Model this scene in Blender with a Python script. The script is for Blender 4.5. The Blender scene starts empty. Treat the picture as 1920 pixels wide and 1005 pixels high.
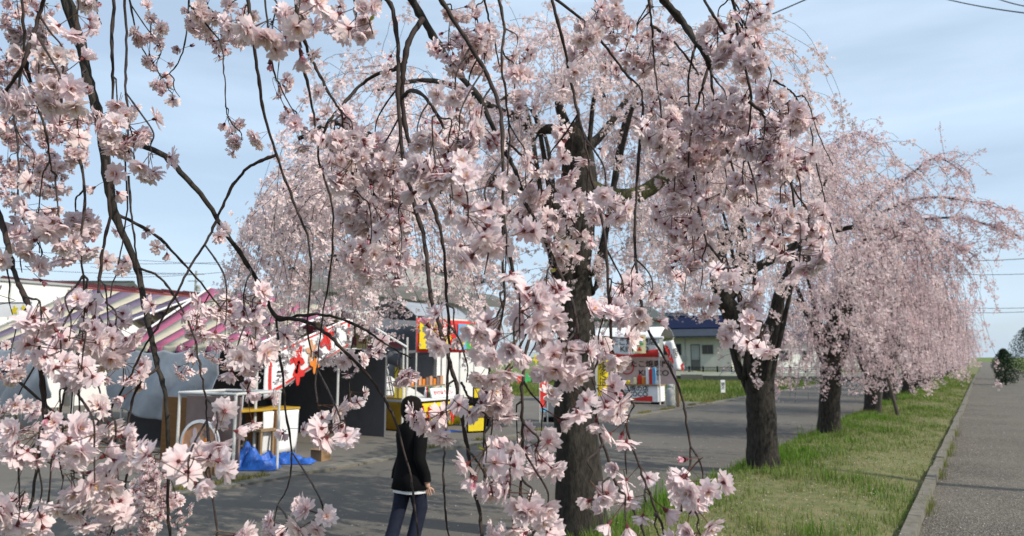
import bpy, math, random
import numpy as np
from mathutils import Vector, Matrix

# ------------------------------------------------------------------ camera, sky, sun, exposure
sc = bpy.context.scene
W, H, F = 1920.0, 1005.0, 1387.0
CAM = np.array([0.0, 0.0, 1.55])
TH = math.atan(166 / F)                                   # pitch up
PS = math.atan((1845 - 960) / F * math.cos(TH))           # yaw to the left of the street (+Y)
cF = np.array([-math.sin(PS) * math.cos(TH), math.cos(PS) * math.cos(TH), math.sin(TH)])
cR = np.array([math.cos(PS), math.sin(PS), 0.0])
cU = np.cross(cR, cF)
cam_d = bpy.data.cameras.new('camera'); cam = bpy.data.objects.new('camera', cam_d)
sc.collection.objects.link(cam); sc.camera = cam
cam.matrix_world = Matrix(((cR[0], cU[0], -cF[0], CAM[0]), (cR[1], cU[1], -cF[1], CAM[1]), (cR[2], cU[2], -cF[2], CAM[2]), (0, 0, 0, 1)))
cam_d.sensor_width = 36; cam_d.lens = 36 * F / W; cam_d.clip_end = 3000; cam_d.clip_start = 0.05
cam_d.dof.use_dof = True; cam_d.dof.focus_distance = 1.7; cam_d.dof.aperture_fstop = 8.0

SUN_EL = math.radians(40); SUN_AZ = math.radians(88)      # azimuth from +Y towards +X
wd = bpy.data.worlds.new('World'); sc.world = wd; wd.use_nodes = True
nt = wd.node_tree; nt.nodes.clear()
out = nt.nodes.new('ShaderNodeOutputWorld'); bg = nt.nodes.new('ShaderNodeBackground')
sky = nt.nodes.new('ShaderNodeTexSky'); sky.sky_type = 'NISHITA'; sky.sun_disc = False
sky.sun_elevation = SUN_EL; sky.sun_rotation = SUN_AZ; sky.air_density = 1.0; sky.dust_density = 1.6; sky.ozone_density = 1.6
tc = nt.nodes.new('ShaderNodeTexCoord'); mp = nt.nodes.new('ShaderNodeMapping'); mp.inputs['Scale'].default_value = (1.2, 1.2, 7.0)
nz = nt.nodes.new('ShaderNodeTexNoise'); nz.inputs['Scale'].default_value = 1.5; nz.inputs['Detail'].default_value = 5; nz.inputs['Roughness'].default_value = 0.5
cr = nt.nodes.new('ShaderNodeValToRGB'); cr.color_ramp.elements[0].position = 0.40; cr.color_ramp.elements[0].color = (0.5, 0.5, 0.5, 1)
cr.color_ramp.elements[1].position = 0.72; cr.color_ramp.elements[1].color = (0.85, 0.85, 0.85, 1)
mx = nt.nodes.new('ShaderNodeMixRGB'); mx.inputs[2].default_value = (6.1, 7.6, 9.2, 1)
L = nt.links.new
L(tc.outputs['Generated'], mp.inputs['Vector']); L(mp.outputs['Vector'], nz.inputs['Vector']); L(nz.outputs['Fac'], cr.inputs['Fac'])
L(cr.outputs['Color'], mx.inputs[0]); L(sky.outputs['Color'], mx.inputs[1]); L(mx.outputs['Color'], bg.inputs['Color'])
bg.inputs['Strength'].default_value = 0.14; L(bg.outputs['Background'], out.inputs['Surface'])

sd = bpy.data.lights.new('sun', 'SUN'); sun = bpy.data.objects.new('sun', sd); sc.collection.objects.link(sun)
sd.energy = 4.8; sd.angle = math.radians(0.5); sd.color = (1.0, 0.925, 0.81)
sdir = Vector((math.sin(SUN_AZ) * math.cos(SUN_EL), math.cos(SUN_AZ) * math.cos(SUN_EL), math.sin(SUN_EL)))
sun.rotation_euler = sdir.to_track_quat('Z', 'Y').to_euler(); sun.location = (20, 0, 30)

sc.view_settings.view_transform = 'Standard'; sc.view_settings.look = 'None'
sc.view_settings.gamma = 1.0; sc.view_settings.exposure = -0.12
sc.cycles.max_bounces = 6; sc.cycles.diffuse_bounces = 3; sc.cycles.transmission_bounces = 3; sc.cycles.glossy_bounces = 2
sc.cycles.use_denoising = True; sc.cycles.caustics_reflective = False; sc.cycles.caustics_refractive = False

# ------------------------------------------------------------------ helpers
rng = np.random.default_rng(11); random.seed(5)
COL = sc.collection.objects

def P(px, py, d):
    return CAM + d * (cF + cR * (px - 960) / F + cU * (H / 2 - py) / F)
def G(px, py, z=0.0):
    v = cF + cR * (px - 960) / F + cU * (H / 2 - py) / F
    return CAM + v * ((z - CAM[2]) / v[2])
def depth(p): return float(np.dot(np.asarray(p) - CAM, cF))
def proj(p):
    q = np.asarray(p) - CAM; d = q @ cF
    return 960 + F * (q @ cR) / d, H / 2 - F * (q @ cU) / d, d

MATS = {}
def mat(name, col, rough=0.8, noise=0.0, scale=20.0, bump=0.0, col2=None, spec=0.3, metal=0.0, stretch=None, attr=None, transl=0.0, detail=4.0):
    m = bpy.data.materials.new(name); m.use_nodes = True; t = m.node_tree; n = t.nodes; l = t.links.new
    b = n['Principled BSDF']; b.inputs['Roughness'].default_value = rough; b.inputs['Specular IOR Level'].default_value = spec; b.inputs['Metallic'].default_value = metal
    b.inputs['Base Color'].default_value = (*col, 1); src = None
    if attr:
        a = n.new('ShaderNodeAttribute'); a.attribute_name = attr; src = a.outputs['Color']
    if noise > 0 or bump > 0:
        c = n.new('ShaderNodeTexCoord'); q = n.new('ShaderNodeMapping'); l(c.outputs['Object'], q.inputs['Vector'])
        if stretch: q.inputs['Scale'].default_value = stretch
        z = n.new('ShaderNodeTexNoise'); z.inputs['Scale'].default_value = scale; z.inputs['Detail'].default_value = detail; z.inputs['Roughness'].default_value = 0.65
        l(q.outputs['Vector'], z.inputs['Vector'])
        if noise > 0:
            r = n.new('ShaderNodeMapRange'); r.inputs[1].default_value = 0.32; r.inputs[2].default_value = 0.68
            l(z.outputs['Fac'], r.inputs[0])
            k = n.new('ShaderNodeMixRGB'); l(r.outputs[0], k.inputs[0])
            if src:
                k.blend_type = 'MULTIPLY'; l(src, k.inputs[1]); k.inputs[2].default_value = (1 - noise,) * 3 + (1,)
            else:
                k.inputs[1].default_value = (*col, 1)
                k.inputs[2].default_value = (*(col2 if col2 else tuple(x * (1 - noise) for x in col)), 1)
            src = k.outputs[0]
        if bump > 0:
            u = n.new('ShaderNodeBump'); u.inputs['Strength'].default_value = 0.8; u.inputs['Distance'].default_value = bump
            l(z.outputs['Fac'], u.inputs['Height']); l(u.outputs['Normal'], b.inputs['Normal'])
    if src: l(src, b.inputs['Base Color'])
    if transl > 0:
        tr = n.new('ShaderNodeBsdfTranslucent'); ms = n.new('ShaderNodeMixShader'); ms.inputs[0].default_value = transl
        if src: l(src, tr.inputs['Color'])
        else: tr.inputs['Color'].default_value = (*col, 1)
        o = n['Material Output']; l(b.outputs[0], ms.inputs[1]); l(tr.outputs[0], ms.inputs[2]); l(ms.outputs[0], o.inputs['Surface'])
    MATS[name] = m
    return m

mat('petal', (.85, .7, .74), .65, attr='Col', transl=.38, spec=.15)
mat('stalk', (.12, .035, .03), .6, attr='Col', spec=.25)
mat('twig', (.050, .035, .030), .7, .5, 60, .002, spec=.2)
mat('bark', (.062, .053, .045), .95, .75, 30, .03, col2=(.014, .012, .010), stretch=(1, 1, .35), detail=8)
mat('bark_moss', (.06, .05, .04), .95, .8, 16, .02, col2=(.07, .075, .02), detail=7)
mat('blade', (.1, .2, .03), .7, attr='Col', transl=.35, spec=.2)
mat('soil', (.21, .18, .095), .95, .6, 9, .015, col2=(.07, .11, .025), detail=9)
mat('concrete', (.21, .19, .165), .9, .6, 9, .006, col2=(.11, .105, .075), detail=9)
mat('pipe', (.58, .58, .56), .35, .12, 10, spec=.5)
mat('steel', (.5, .5, .52), .3, .2, 12, metal=.8)
mat('white_cloth', (.78, .79, .80), .8, .14, 3.0, .01)
mat('tarp', (.36, .39, .43), .55, .2, 3.5, .02, transl=.12)
mat('blue_tarp', (.02, .12, .50), .45, .3, 9, .02, spec=.4)
mat('beige_stripe', (.62, .56, .43), .75, .22, 5, .01, transl=.15)
mat('pink_stripe', (.50, .14, .24), .75, .25, 5, .01, transl=.15)
mat('purple_stripe', (.20, .15, .22), .75, .25, 5, .01, transl=.1)
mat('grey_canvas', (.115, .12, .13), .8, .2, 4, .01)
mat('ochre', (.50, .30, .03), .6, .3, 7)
mat('yellow', (.72, .56, .02), .6, .15, 8)
mat('red', (.60, .035, .03), .6, .15, 8)
mat('orange', (.70, .22, .03), .6, .2, 8)
mat('green', (.05, .40, .12), .6, .1, 8)
mat('sky_blue', (.15, .38, .62), .6, .1, 8)
mat('black', (.008, .008, .009), .9, .3, 10, spec=.08)
mat('ink', (.025, .022, .022), .8, .2, 10)
mat('dark_red_ink', (.35, .03, .05), .8, .2, 10)
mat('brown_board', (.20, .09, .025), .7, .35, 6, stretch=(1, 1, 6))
mat('wood', (.32, .22, .13), .8, .4, 9, .003, stretch=(8, 8, .6))
mat('paper', (.80, .72, .42), .8, .1, 9)
mat('pink_board', (.66, .52, .52), .7, .15, 5)
mat('tan', (.62, .34, .20), .7, .25, 10)
mat('dull_brown', (.22, .16, .15), .7, .25, 5)
mat('wall_white', (.76, .76, .73), .85, .14, 1.4, .004)
mat('wall_cream', (.62, .60, .54), .85, .15, 1.4, .004)
mat('wall_grey', (.40, .41, .40), .85, .15, 1.4, .004)
mat('roof_navy', (.007, .013, .045), .8, .25, 2, spec=.1)
mat('roof_slate', (.045, .055, .075), .75, .25, 2, spec=.15)
mat('roof_red', (.22, .045, .04), .6, .25, 2)
mat('roof_olive', (.08, .09, .08), .7, .25, 2)
mat('eave_grey', (.15, .15, .14), .7, .2, 3)
mat('glass_dark', (.02, .024, .03), .12, spec=.6)
mat('cardboard', (.30, .19, .10), .9, .2, 12)
mat('skin', (.55, .34, .25), .6, .1, 20)
mat('hair', (.009, .007, .006), .8, .4, 60, .006, spec=.12)
mat('weathered_wood', (.10, .085, .07), .9, .5, 12, .004, stretch=(6, 6, .6))
mat('denim', (.010, .014, .032), .85, .4, 40)
mat('wire', (.03, .03, .032), .6)
mat('pole_concrete', (.36, .35, .33), .85, .2, 6)
mat('needle', (.012, .022, .012), .9, attr='Col', transl=.1)

def ground_mat(name, c1, c2, spk, spk_scale, big_scale=.35, speck_amt=.5, bump=.004, c3=None):
    m = bpy.data.materials.new(name); m.use_nodes = True; t = m.node_tree; n = t.nodes; l = t.links.new; b = n['Principled BSDF']
    b.inputs['Roughness'].default_value = .9; b.inputs['Specular IOR Level'].default_value = .25
    c = n.new('ShaderNodeTexCoord')
    z = n.new('ShaderNodeTexNoise'); z.inputs['Scale'].default_value = big_scale; z.inputs['Detail'].default_value = 8; z.inputs['Roughness'].default_value = .62; l(c.outputs['Object'], z.inputs['Vector'])
    r = n.new('ShaderNodeMapRange'); r.inputs[1].default_value = .33; r.inputs[2].default_value = .67; l(z.outputs['Fac'], r.inputs[0])
    k = n.new('ShaderNodeMixRGB'); k.inputs[1].default_value = (*c1, 1); k.inputs[2].default_value = (*c2, 1); l(r.outputs[0], k.inputs[0])
    v = n.new('ShaderNodeTexVoronoi'); v.inputs['Scale'].default_value = spk_scale; l(c.outputs['Object'], v.inputs['Vector'])
    s = n.new('ShaderNodeSeparateColor'); l(v.outputs['Color'], s.inputs[0])
    g = n.new('ShaderNodeMapRange'); g.inputs[1].default_value = .45; g.inputs[2].default_value = 1; g.inputs[4].default_value = speck_amt; l(s.outputs[0], g.inputs[0])
    k2 = n.new('ShaderNodeMixRGB'); k2.inputs[2].default_value = (*spk, 1); l(k.outputs[0], k2.inputs[1]); l(g.outputs[0], k2.inputs[0])
    u = n.new('ShaderNodeBump'); u.inputs['Distance'].default_value = bump; u.inputs['Strength'].default_value = .7; l(v.outputs['Distance'], u.inputs['Height'])
    l(k2.outputs[0], b.inputs['Base Color']); l(u.outputs[0], b.inputs['Normal']); MATS[name] = m
ground_mat('asphalt', (.095, .087, .075), (.128, .117, .101), (.19, .176, .155), 130, .3, .35)
ground_mat('lot_asphalt', (.115, .106, .092), (.155, .143, .125), (.21, .20, .18), 110, .45, .35)
ground_mat('path_gravel', (.07, .062, .05), (.13, .116, .094), (.30, .275, .235), 80, .7, .8, .02)
ground_mat('field', (.10, .15, .035), (.17, .19, .06), (.09, .14, .03), 30, .6, .5, .02)

def tag(o, label=None, cat=None, group=None, kind=None):
    if label: o['label'] = label
    if cat: o['category'] = cat
    if group: o['group'] = group
    if kind: o['kind'] = kind
    return o
def empty(name, loc=(0, 0, 0), rz=0.0, label=None, cat=None, group=None):
    o = bpy.data.objects.new(name, None); COL.link(o); o.location = loc; o.rotation_euler = (0, 0, rz); o.empty_display_size = .2
    return tag(o, label, cat, group)

class MB:
    def __init__(s): s.v = []; s.f = []; s.m = []
    def add(s, vs, fs, mi=0):
        k = len(s.v); s.v += [tuple(map(float, v)) for v in vs]; s.f += [tuple(i + k for i in f) for f in fs]; s.m += [mi] * len(fs); return s
    def box(s, x0, x1, y0, y1, z0, z1, mi=0):
        return s.add([(x0, y0, z0), (x1, y0, z0), (x1, y1, z0), (x0, y1, z0), (x0, y0, z1), (x1, y0, z1), (x1, y1, z1), (x0, y1, z1)],
                     [(3, 2, 1, 0), (4, 5, 6, 7), (0, 1, 5, 4), (1, 2, 6, 5), (2, 3, 7, 6), (3, 0, 4, 7)], mi)
    def bar(s, a, b, r, n=8, mi=0, r2=None):
        a = Vector(a); b = Vector(b); d = (b - a).normalized(); x = d.orthogonal().normalized(); y = d.cross(x); r2 = r if r2 is None else r2
        vs = [a + (x * math.cos(2 * math.pi * i / n) + y * math.sin(2 * math.pi * i / n)) * r for i in range(n)]
        vs += [b + (x * math.cos(2 * math.pi * i / n) + y * math.sin(2 * math.pi * i / n)) * r2 for i in range(n)]
        return s.add(vs, [(i, (i + 1) % n, n + (i + 1) % n, n + i) for i in range(n)] + [tuple(range(n - 1, -1, -1)), tuple(range(n, 2 * n))], mi)
    def sheet(s, fn, nu, nv, mi=0, th=0.006):
        g = [[np.array(fn(i / nu, j / nv), float) for j in range(nv + 1)] for i in range(nu + 1)]
        n = np.cross(g[-1][0] - g[0][0], g[0][-1] - g[0][0]); n = n / (np.linalg.norm(n) + 1e-9) * th
        vs = [g[i][j] for i in range(nu + 1) for j in range(nv + 1)]; N = len(vs); vs = vs + [v - n for v in vs]
        q = lambda i, j: i * (nv + 1) + j
        fs = []
        for i in range(nu):
            for j in range(nv):
                a = (q(i, j), q(i + 1, j), q(i + 1, j + 1), q(i, j + 1)); fs += [a, tuple(k + N for k in a[::-1])]
        rim = [q(i, 0) for i in range(nu)] + [q(nu, j) for j in range(nv)] + [q(i, nv) for i in range(nu, 0, -1)] + [q(0, j) for j in range(nv, 0, -1)]
        for a, b in zip(rim, rim[1:] + rim[:1]): fs.append((b, a, a + N, b + N))
        return s.add(vs, fs, mi)
    def poly(s, pts, y, th, mi=0):       # outline in the local XZ plane, front at y, thickness th backwards
        n = len(pts); vs = [(x, y, z) for x, z in pts] + [(x, y + th, z) for x, z in pts]
        return s.add(vs, [tuple(range(n)), tuple(range(2 * n - 1, n - 1, -1))] + [((i + 1) % n, i, n + i, n + (i + 1) % n) for i in range(n)], mi)
    def lathe(s, prof, n=16, c=(0, 0, 0), mi=0):
        vs = [(c[0] + r * math.cos(2 * math.pi * i / n), c[1] + r * math.sin(2 * math.pi * i / n), c[2] + z) for r, z in prof for i in range(n)]
        fs = [(k * n + i, k * n + (i + 1) % n, (k + 1) * n + (i + 1) % n, (k + 1) * n + i) for k in range(len(prof) - 1) for i in range(n)]
        return s.add(vs, fs + [tuple(range(n - 1, -1, -1)), tuple(range((len(prof) - 1) * n, len(prof) * n))], mi)
    def build(s, name, mats, parent=None, smooth=False, bevel=0):
        me = bpy.data.meshes.new(name); me.from_pydata(s.v, [], s.f)
        for q in ([mats] if isinstance(mats, str) else mats): me.materials.append(MATS[q])
        me.polygons.foreach_set('material_index', s.m)
        if smooth: me.polygons.foreach_set('use_smooth', [True] * len(s.f))
        me.update(); o = bpy.data.objects.new(name, me); COL.link(o)
        if parent: o.parent = parent
        if bevel:
            b = o.modifiers.new('bevel', 'BEVEL'); b.width = bevel; b.segments = 2; b.limit_method = 'ANGLE'
        return o

def np_mesh(name, V, T, mats, parent=None, col=None, mi=None, smooth=False):
    """triangle or quad mesh straight from numpy arrays"""
    V = np.asarray(V, np.float32); T = np.asarray(T, np.int32); k = T.shape[1]
    me = bpy.data.meshes.new(name); me.vertices.add(len(V)); me.vertices.foreach_set('co', V.ravel())
    me.loops.add(T.size); me.loops.foreach_set('vertex_index', T.ravel())
    me.polygons.add(len(T)); me.polygons.foreach_set('loop_start', np.arange(len(T), dtype=np.int32) * k)
    for q in ([mats] if isinstance(mats, str) else mats): me.materials.append(MATS[q])
    if mi is not None: me.polygons.foreach_set('material_index', np.asarray(mi, np.int32))
    me.polygons.foreach_set('use_smooth', np.full(len(T), smooth, bool))
    if col is not None:
        a = me.color_attributes.new('Col', 'FLOAT_COLOR', 'POINT')
        c = np.ones((len(V), 4), np.float32); c[:, :3] = col; a.data.foreach_set('color', c.ravel())
    me.update(calc_edges=True); me.validate()
    if parent == 'mesh': return me
    o = bpy.data.objects.new(name, me); COL.link(o)
    if parent: o.parent = parent
    return o

def spline(pts, n):
    """Catmull-Rom through pts (k, dim) -> n samples"""
    p = np.asarray(pts, float); p = np.vstack([2 * p[0] - p[1], p, 2 * p[-1] - p[-2]]); k = len(p) - 3
    t = np.linspace(0, k - 1e-6, n); i = t.astype(int); u = (t - i)[:, None]
    a, b, c, d = p[i], p[i + 1], p[i + 2], p[i + 3]
    return .5 * (2 * b + (c - a) * u + (2 * a - 5 * b + 4 * c - d) * u ** 2 + (3 * b - a - 3 * c + d) * u ** 3)

def tubes(Q, R, sides, lobes=0.0, seed=0):
    """Q (S,N,3) centre lines, R (S,N) radii -> verts, quads"""
    Q = np.asarray(Q, float); S, N, _ = Q.shape
    t = np.gradient(Q, axis=1); t /= np.linalg.norm(t, axis=2, keepdims=True) + 1e-9
    ref = np.tile(np.array([.31, .92, .05]), (S, 1, 1)); ref = np.broadcast_to(ref, t.shape)
    ref = np.where(np.abs((t * ref).sum(2, keepdims=True)) > .85, np.array([.9, -.2, .3]), ref) if S == 1 and False else ref
    x = np.cross(t, ref); x /= np.linalg.norm(x, axis=2, keepdims=True) + 1e-9; y = np.cross(t, x)
    a = np.arange(sides) * 2 * math.pi / sides
    rr = np.repeat(R[:, :, None], sides, 2)
    if lobes:
        r_ = np.random.default_rng(seed); zz = np.linspace(0, 1, N)[None, :, None]
        k = np.zeros_like(rr)
        for f in range(2, 6):
            k += np.sin(f * a[None, None] + r_.uniform(0, 6.3) + zz * r_.uniform(-7, 7)) * r_.uniform(.3, 1) / f
        k += r_.normal(0, .22, rr.shape)
        rr = rr * (1 + lobes * k)
    V = Q[:, :, None] + rr[..., None] * (x[:, :, None] * np.cos(a)[None, None, :, None] + y[:, :, None] * np.sin(a)[None, None, :, None])
    idx = np.arange(S * N * sides).reshape(S, N, sides)
    q = np.stack([idx[:, :-1], np.roll(idx, -1, 2)[:, :-1], np.roll(idx, -1, 2)[:, 1:], idx[:, 1:]], -1).reshape(-1, 4)
    return V.reshape(-1, 3), q

def text(s, size, parent, loc, mname, rot=(math.pi / 2, 0, 0), vertical=False, name='lettering', align='CENTER', sx=1.0):
    cu = bpy.data.curves.new('t', 'FONT'); cu.body = '\n'.join(s) if vertical else s; cu.size = size; cu.align_x = align; cu.align_y = 'CENTER'
    cu.space_line = .82; cu.offset = size * .012
    o = bpy.data.objects.new('t', cu); COL.link(o)
    me = bpy.data.meshes.new_from_object(o.evaluated_get(bpy.context.evaluated_depsgraph_get())); bpy.data.objects.remove(o)
    me.materials.clear(); me.materials.append(MATS[mname]); q = bpy.data.objects.new(name, me); COL.link(q)
    q.location = loc; q.rotation_euler = rot; q.scale = (sx, 1, 1); q.parent = parent
    return q

# ------------------------------------------------------------------ the setting: ground, road, path, kerb, verge
def plane(name, x0, x1, y0, y1, z, m, nx=1, ny=1, fn=None):
    b = MB(); xs = np.linspace(x0, x1, nx + 1); ys = np.linspace(y0, y1, ny + 1)
    vs = [(x, y, z if fn is None else fn(x, y)) for y in ys for x in xs]
    b.add(vs, [(j * (nx + 1) + i, j * (nx + 1) + i + 1, (j + 1) * (nx + 1) + i + 1, (j + 1) * (nx + 1) + i) for j in range(ny) for i in range(nx)])
    return tag(b.build(name, m, smooth=fn is not None), kind='structure')
plane('ground', -900, 900, -300, 1500, -.03, 'field')
ROAD_L, ROAD_R, VERGE_R, KERB_R = -7.65, -3.0, -.69, -.585
plane('road', ROAD_L, ROAD_R, -20, 260, .0, 'asphalt')
plane('market_lot', -26, ROAD_L - .28, -14, 25.2, .004, 'lot_asphalt')
plane('footpath', KERB_R, 3.4, -20, 260, .004, 'path_gravel')
def verge_z(x, y):
    t = (x - ROAD_R) / (VERGE_R - ROAD_R)
    return .012 + .075 * math.sin(math.pi * min(max(t, 0), 1) ** .7) ** .8 + .02 * math.sin(x * 3.1 + y * 1.3) * math.sin(y * .9) * t * (1 - t) * 4
plane('verge', ROAD_R - .04, VERGE_R, -12, 200, 0, 'soil', 14, 420, verge_z)

gut = empty('gutter'); gut['kind'] = 'structure'
me = None
for k in range(60):                                        # flush concrete gutter blocks between road and market lot
    y0 = -6 + k * 1.0
    if me is None:
        g = MB().box(ROAD_L - .275, ROAD_L - .005, 0, .985, -.05, .03); o = g.build('gutter_block', 'concrete', gut, bevel=.008); me = o.data
    else:
        o = bpy.data.objects.new('gutter_block', me); COL.link(o); o.parent = gut
    o.location = (random.uniform(-.006, .006), y0, random.uniform(-.006, .004))
krb = empty('kerb'); krb['kind'] = 'structure'
me = None
for k in range(70):
    y0 = -4 + k * 1.2
    if me is None:
        o = MB().box(VERGE_R, KERB_R, 0, 1.192, -.1, .085).build('kerb_stone', 'concrete', krb, bevel=.015); me = o.data
    else:
        o = bpy.data.objects.new('kerb_stone', me); COL.link(o); o.parent = krb
    o.location = (random.uniform(-.008, .008), y0, random.uniform(-.012, .008)); o.rotation_euler = (0, 0, random.uniform(-.006, .006))

def vnoise(x, y, s, seed):
    r = np.random.default_rng(seed); v = 0
    for i in range(7):
        a = r.uniform(0, 6.28); f = s * r.uniform(.6, 2.2)
        v = v + np.sin((x * math.cos(a) + y * math.sin(a)) * f + r.uniform(0, 6.28))
    return v / 7 * 1.6

def blades(name, x, y, z, h, w, col, lean=.5, parent=None):
    n = len(x); a = rng.uniform(0, 2 * math.pi, n); ln = rng.uniform(.15, 1, n) * lean * h; b = a + rng.normal(0, .5, n)
    dx, dy = np.cos(a) * w, np.sin(a) * w; lx, ly = -np.sin(b) * ln, np.cos(b) * ln
    V = np.stack([np.stack([x - dx, y - dy, z - .01], 1), np.stack([x + dx, y + dy, z - .01], 1),
                  np.stack([x + lx * .4 + dx * .7, y + ly * .4 + dy * .7, z + h * .6], 1), np.stack([x + lx * .4 - dx * .7, y + ly * .4 - dy * .7, z + h * .6], 1),
                  np.stack([x + lx, y + ly, z + h], 1)], 1).reshape(-1, 3)
    i = np.arange(n)[:, None] * 5
    T = np.concatenate([i + np.array([[0, 1, 2]]), i + np.array([[0, 2, 3]]), i + np.array([[3, 2, 4]])])
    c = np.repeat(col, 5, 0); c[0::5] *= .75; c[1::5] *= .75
    return np_mesh(name, V, T, 'blade', parent, col=c)

# grass on the verge: lush towards the road and round the trunks, straw-coloured and thin near the kerb
n = 115000
yy = 3.0 + 72 * rng.random(n) ** 2.7; xx = rng.uniform(ROAD_R - .07, VERGE_R + .03, n)
t = (xx - ROAD_R) / (VERGE_R - ROAD_R); lush = .74 - t * .66 + .55 * vnoise(xx, yy, 2.6, 3) + .35 * vnoise(xx, yy, 7, 4)
keep = rng.random(n) < np.clip(.62 + lush, .34, 1); xx, yy, lush = xx[keep], yy[keep], lush[keep]
zz = np.array([verge_z(a, b) for a, b in zip(xx, yy)])
hh = np.clip(.018 + .062 * np.clip(lush, 0, 1.3) ** 1.3, .014, .11) * rng.gamma(4, .25, len(xx)) * (1 + 1.0 * (vnoise(xx, yy, 4, 12) > .6))
k = np.clip(lush * .75 + .28 + rng.normal(0, .2, len(xx)), 0, 1)[:, None]
cc = (np.array([[.34, .30, .14]]) * (1 - k) + np.array([[.105, .215, .02]]) * k) * rng.uniform(.7, 1.3, (len(xx), 1))
wsc = .0022 + .00022 * yy
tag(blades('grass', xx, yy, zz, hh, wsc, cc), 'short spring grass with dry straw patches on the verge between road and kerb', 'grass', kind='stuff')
# taller weeds leaning over the kerb stones and dry tufts along the gutter
n = 1500; yy = 5 + 14 * rng.random(n) ** 1.5; cl = np.sin(yy * 2.3) + np.sin(yy * 5.1 + 1); ok = cl > .5; yy = yy[ok]; xx = KERB_R + np.abs(rng.normal(0, .035, len(yy))) + .005
tag(blades('kerb_weeds', xx, yy, np.zeros(len(yy)), rng.uniform(.05, .2, len(yy)), np.full(len(yy), .003), np.array([[.2, .22, .06]]) * rng.uniform(.6, 1.3, (len(yy), 1)), .9), 'thin weeds growing where the kerb meets the gravel path', 'weeds', kind='stuff')
n = 9000; yy = 4 + 22 * rng.random(n); xx = ROAD_L - .27 + rng.normal(0, .05, n); ok = (vnoise(xx * 0, yy, 1.7, 8) > .1); xx, yy = xx[ok], yy[ok]
tag(blades('gutter_grass', xx, yy, np.full(len(xx), .02), rng.uniform(.02, .08, len(xx)), np.full(len(xx), .006), np.array([[.26, .24, .08]]) * rng.uniform(.6, 1.3, (len(xx), 1)), .8), 'dry grass tufts along the concrete gutter', 'grass', kind='stuff')
n = 24000; yy = 25.3 + 26 * rng.random(n) ** 1.3; xx = rng.uniform(-24, ROAD_L - .3, n); k = np.clip(.6 + .5 * vnoise(xx, yy, .8, 6), .1, 1)[:, None]
cc = (np.array([[.24, .24, .08]]) * (1 - k) + np.array([[.085, .16, .022]]) * k) * rng.uniform(.7, 1.3, (n, 1))
tag(blades('field_grass', xx, yy, np.full(n, -.03), rng.uniform(.07, .2, n) * (.6 + k[:, 0]), np.full(n, .013), cc), 'green rough grass on the plot beyond the takoyaki stall', 'grass', kind='stuff')
# fallen petals strewn over the verge, road edge and path
n = 5200; yy = 3.5 + 30 * rng.random(n) ** 1.6; xx = rng.normal(-2.2, 1.7, n); ok = (xx > -7.4) & (xx < 2.6); xx, yy = xx[ok], yy[ok]
zz = np.array([verge_z(a, b) + .02 if ROAD_R < a < VERGE_R else (.092 if VERGE_R <= a <= KERB_R else .010) for a, b in zip(xx, yy)])
a = rng.uniform(0, 6.28, len(xx)); s = rng.uniform(.005, .009, len(xx))
V = np.stack([np.stack([xx + s * np.cos(a + q), yy + s * np.sin(a + q), zz + rng.uniform(0, .006, len(xx))], 1) for q in (0, 1.7, 3.1, 4.7)], 1).reshape(-1, 3)
tag(np_mesh('fallen_petals', V, np.arange(len(V)).reshape(-1, 4), 'petal', col=np.tile([.78, .64, .66], (len(V), 1))), 'fallen pale petals strewn over grass, road and path', 'petals', kind='stuff')

# ------------------------------------------------------------------ blossoms
def petal_grid(Lp, wid, tilt, az, cup, notch, r, low=False):
    rows = [(0, .16, 0), (.38, .72, .2), (.75, 1.0, .6), (1.0, .72, 1)]
    V = []; tt = []
    for (u, w, c) in rows:
        for sx in (-1, 0, 1):
            x = sx * w * wid * .5; y = .0018 + u * Lp - (notch * Lp if (u == 1.0 and sx == 0) else 0)
            z = (abs(sx) * cup * w * .35 + cup * .5 * u * u) * Lp + r.normal(0, .0006)
            V.append((x, y * math.cos(tilt) - z * math.sin(tilt), y * math.sin(tilt) + z * math.cos(tilt))); tt.append(u)
    V = np.array(V); c, s = math.cos(az), math.sin(az); V = V @ np.array([[c, s, 0], [-s, c, 0], [0, 0, 1]])
    T = [(1, 10, 6), (6, 10, 9), (1, 8, 10), (8, 11, 10)] if low else []
    for i in range(0 if low else 3):
        for j in range(2):
            a = i * 3 + j; T += [(a, a + 1, a + 4), (a, a + 4, a + 3)]
    return V, np.array(T), np.array(tt)

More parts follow.
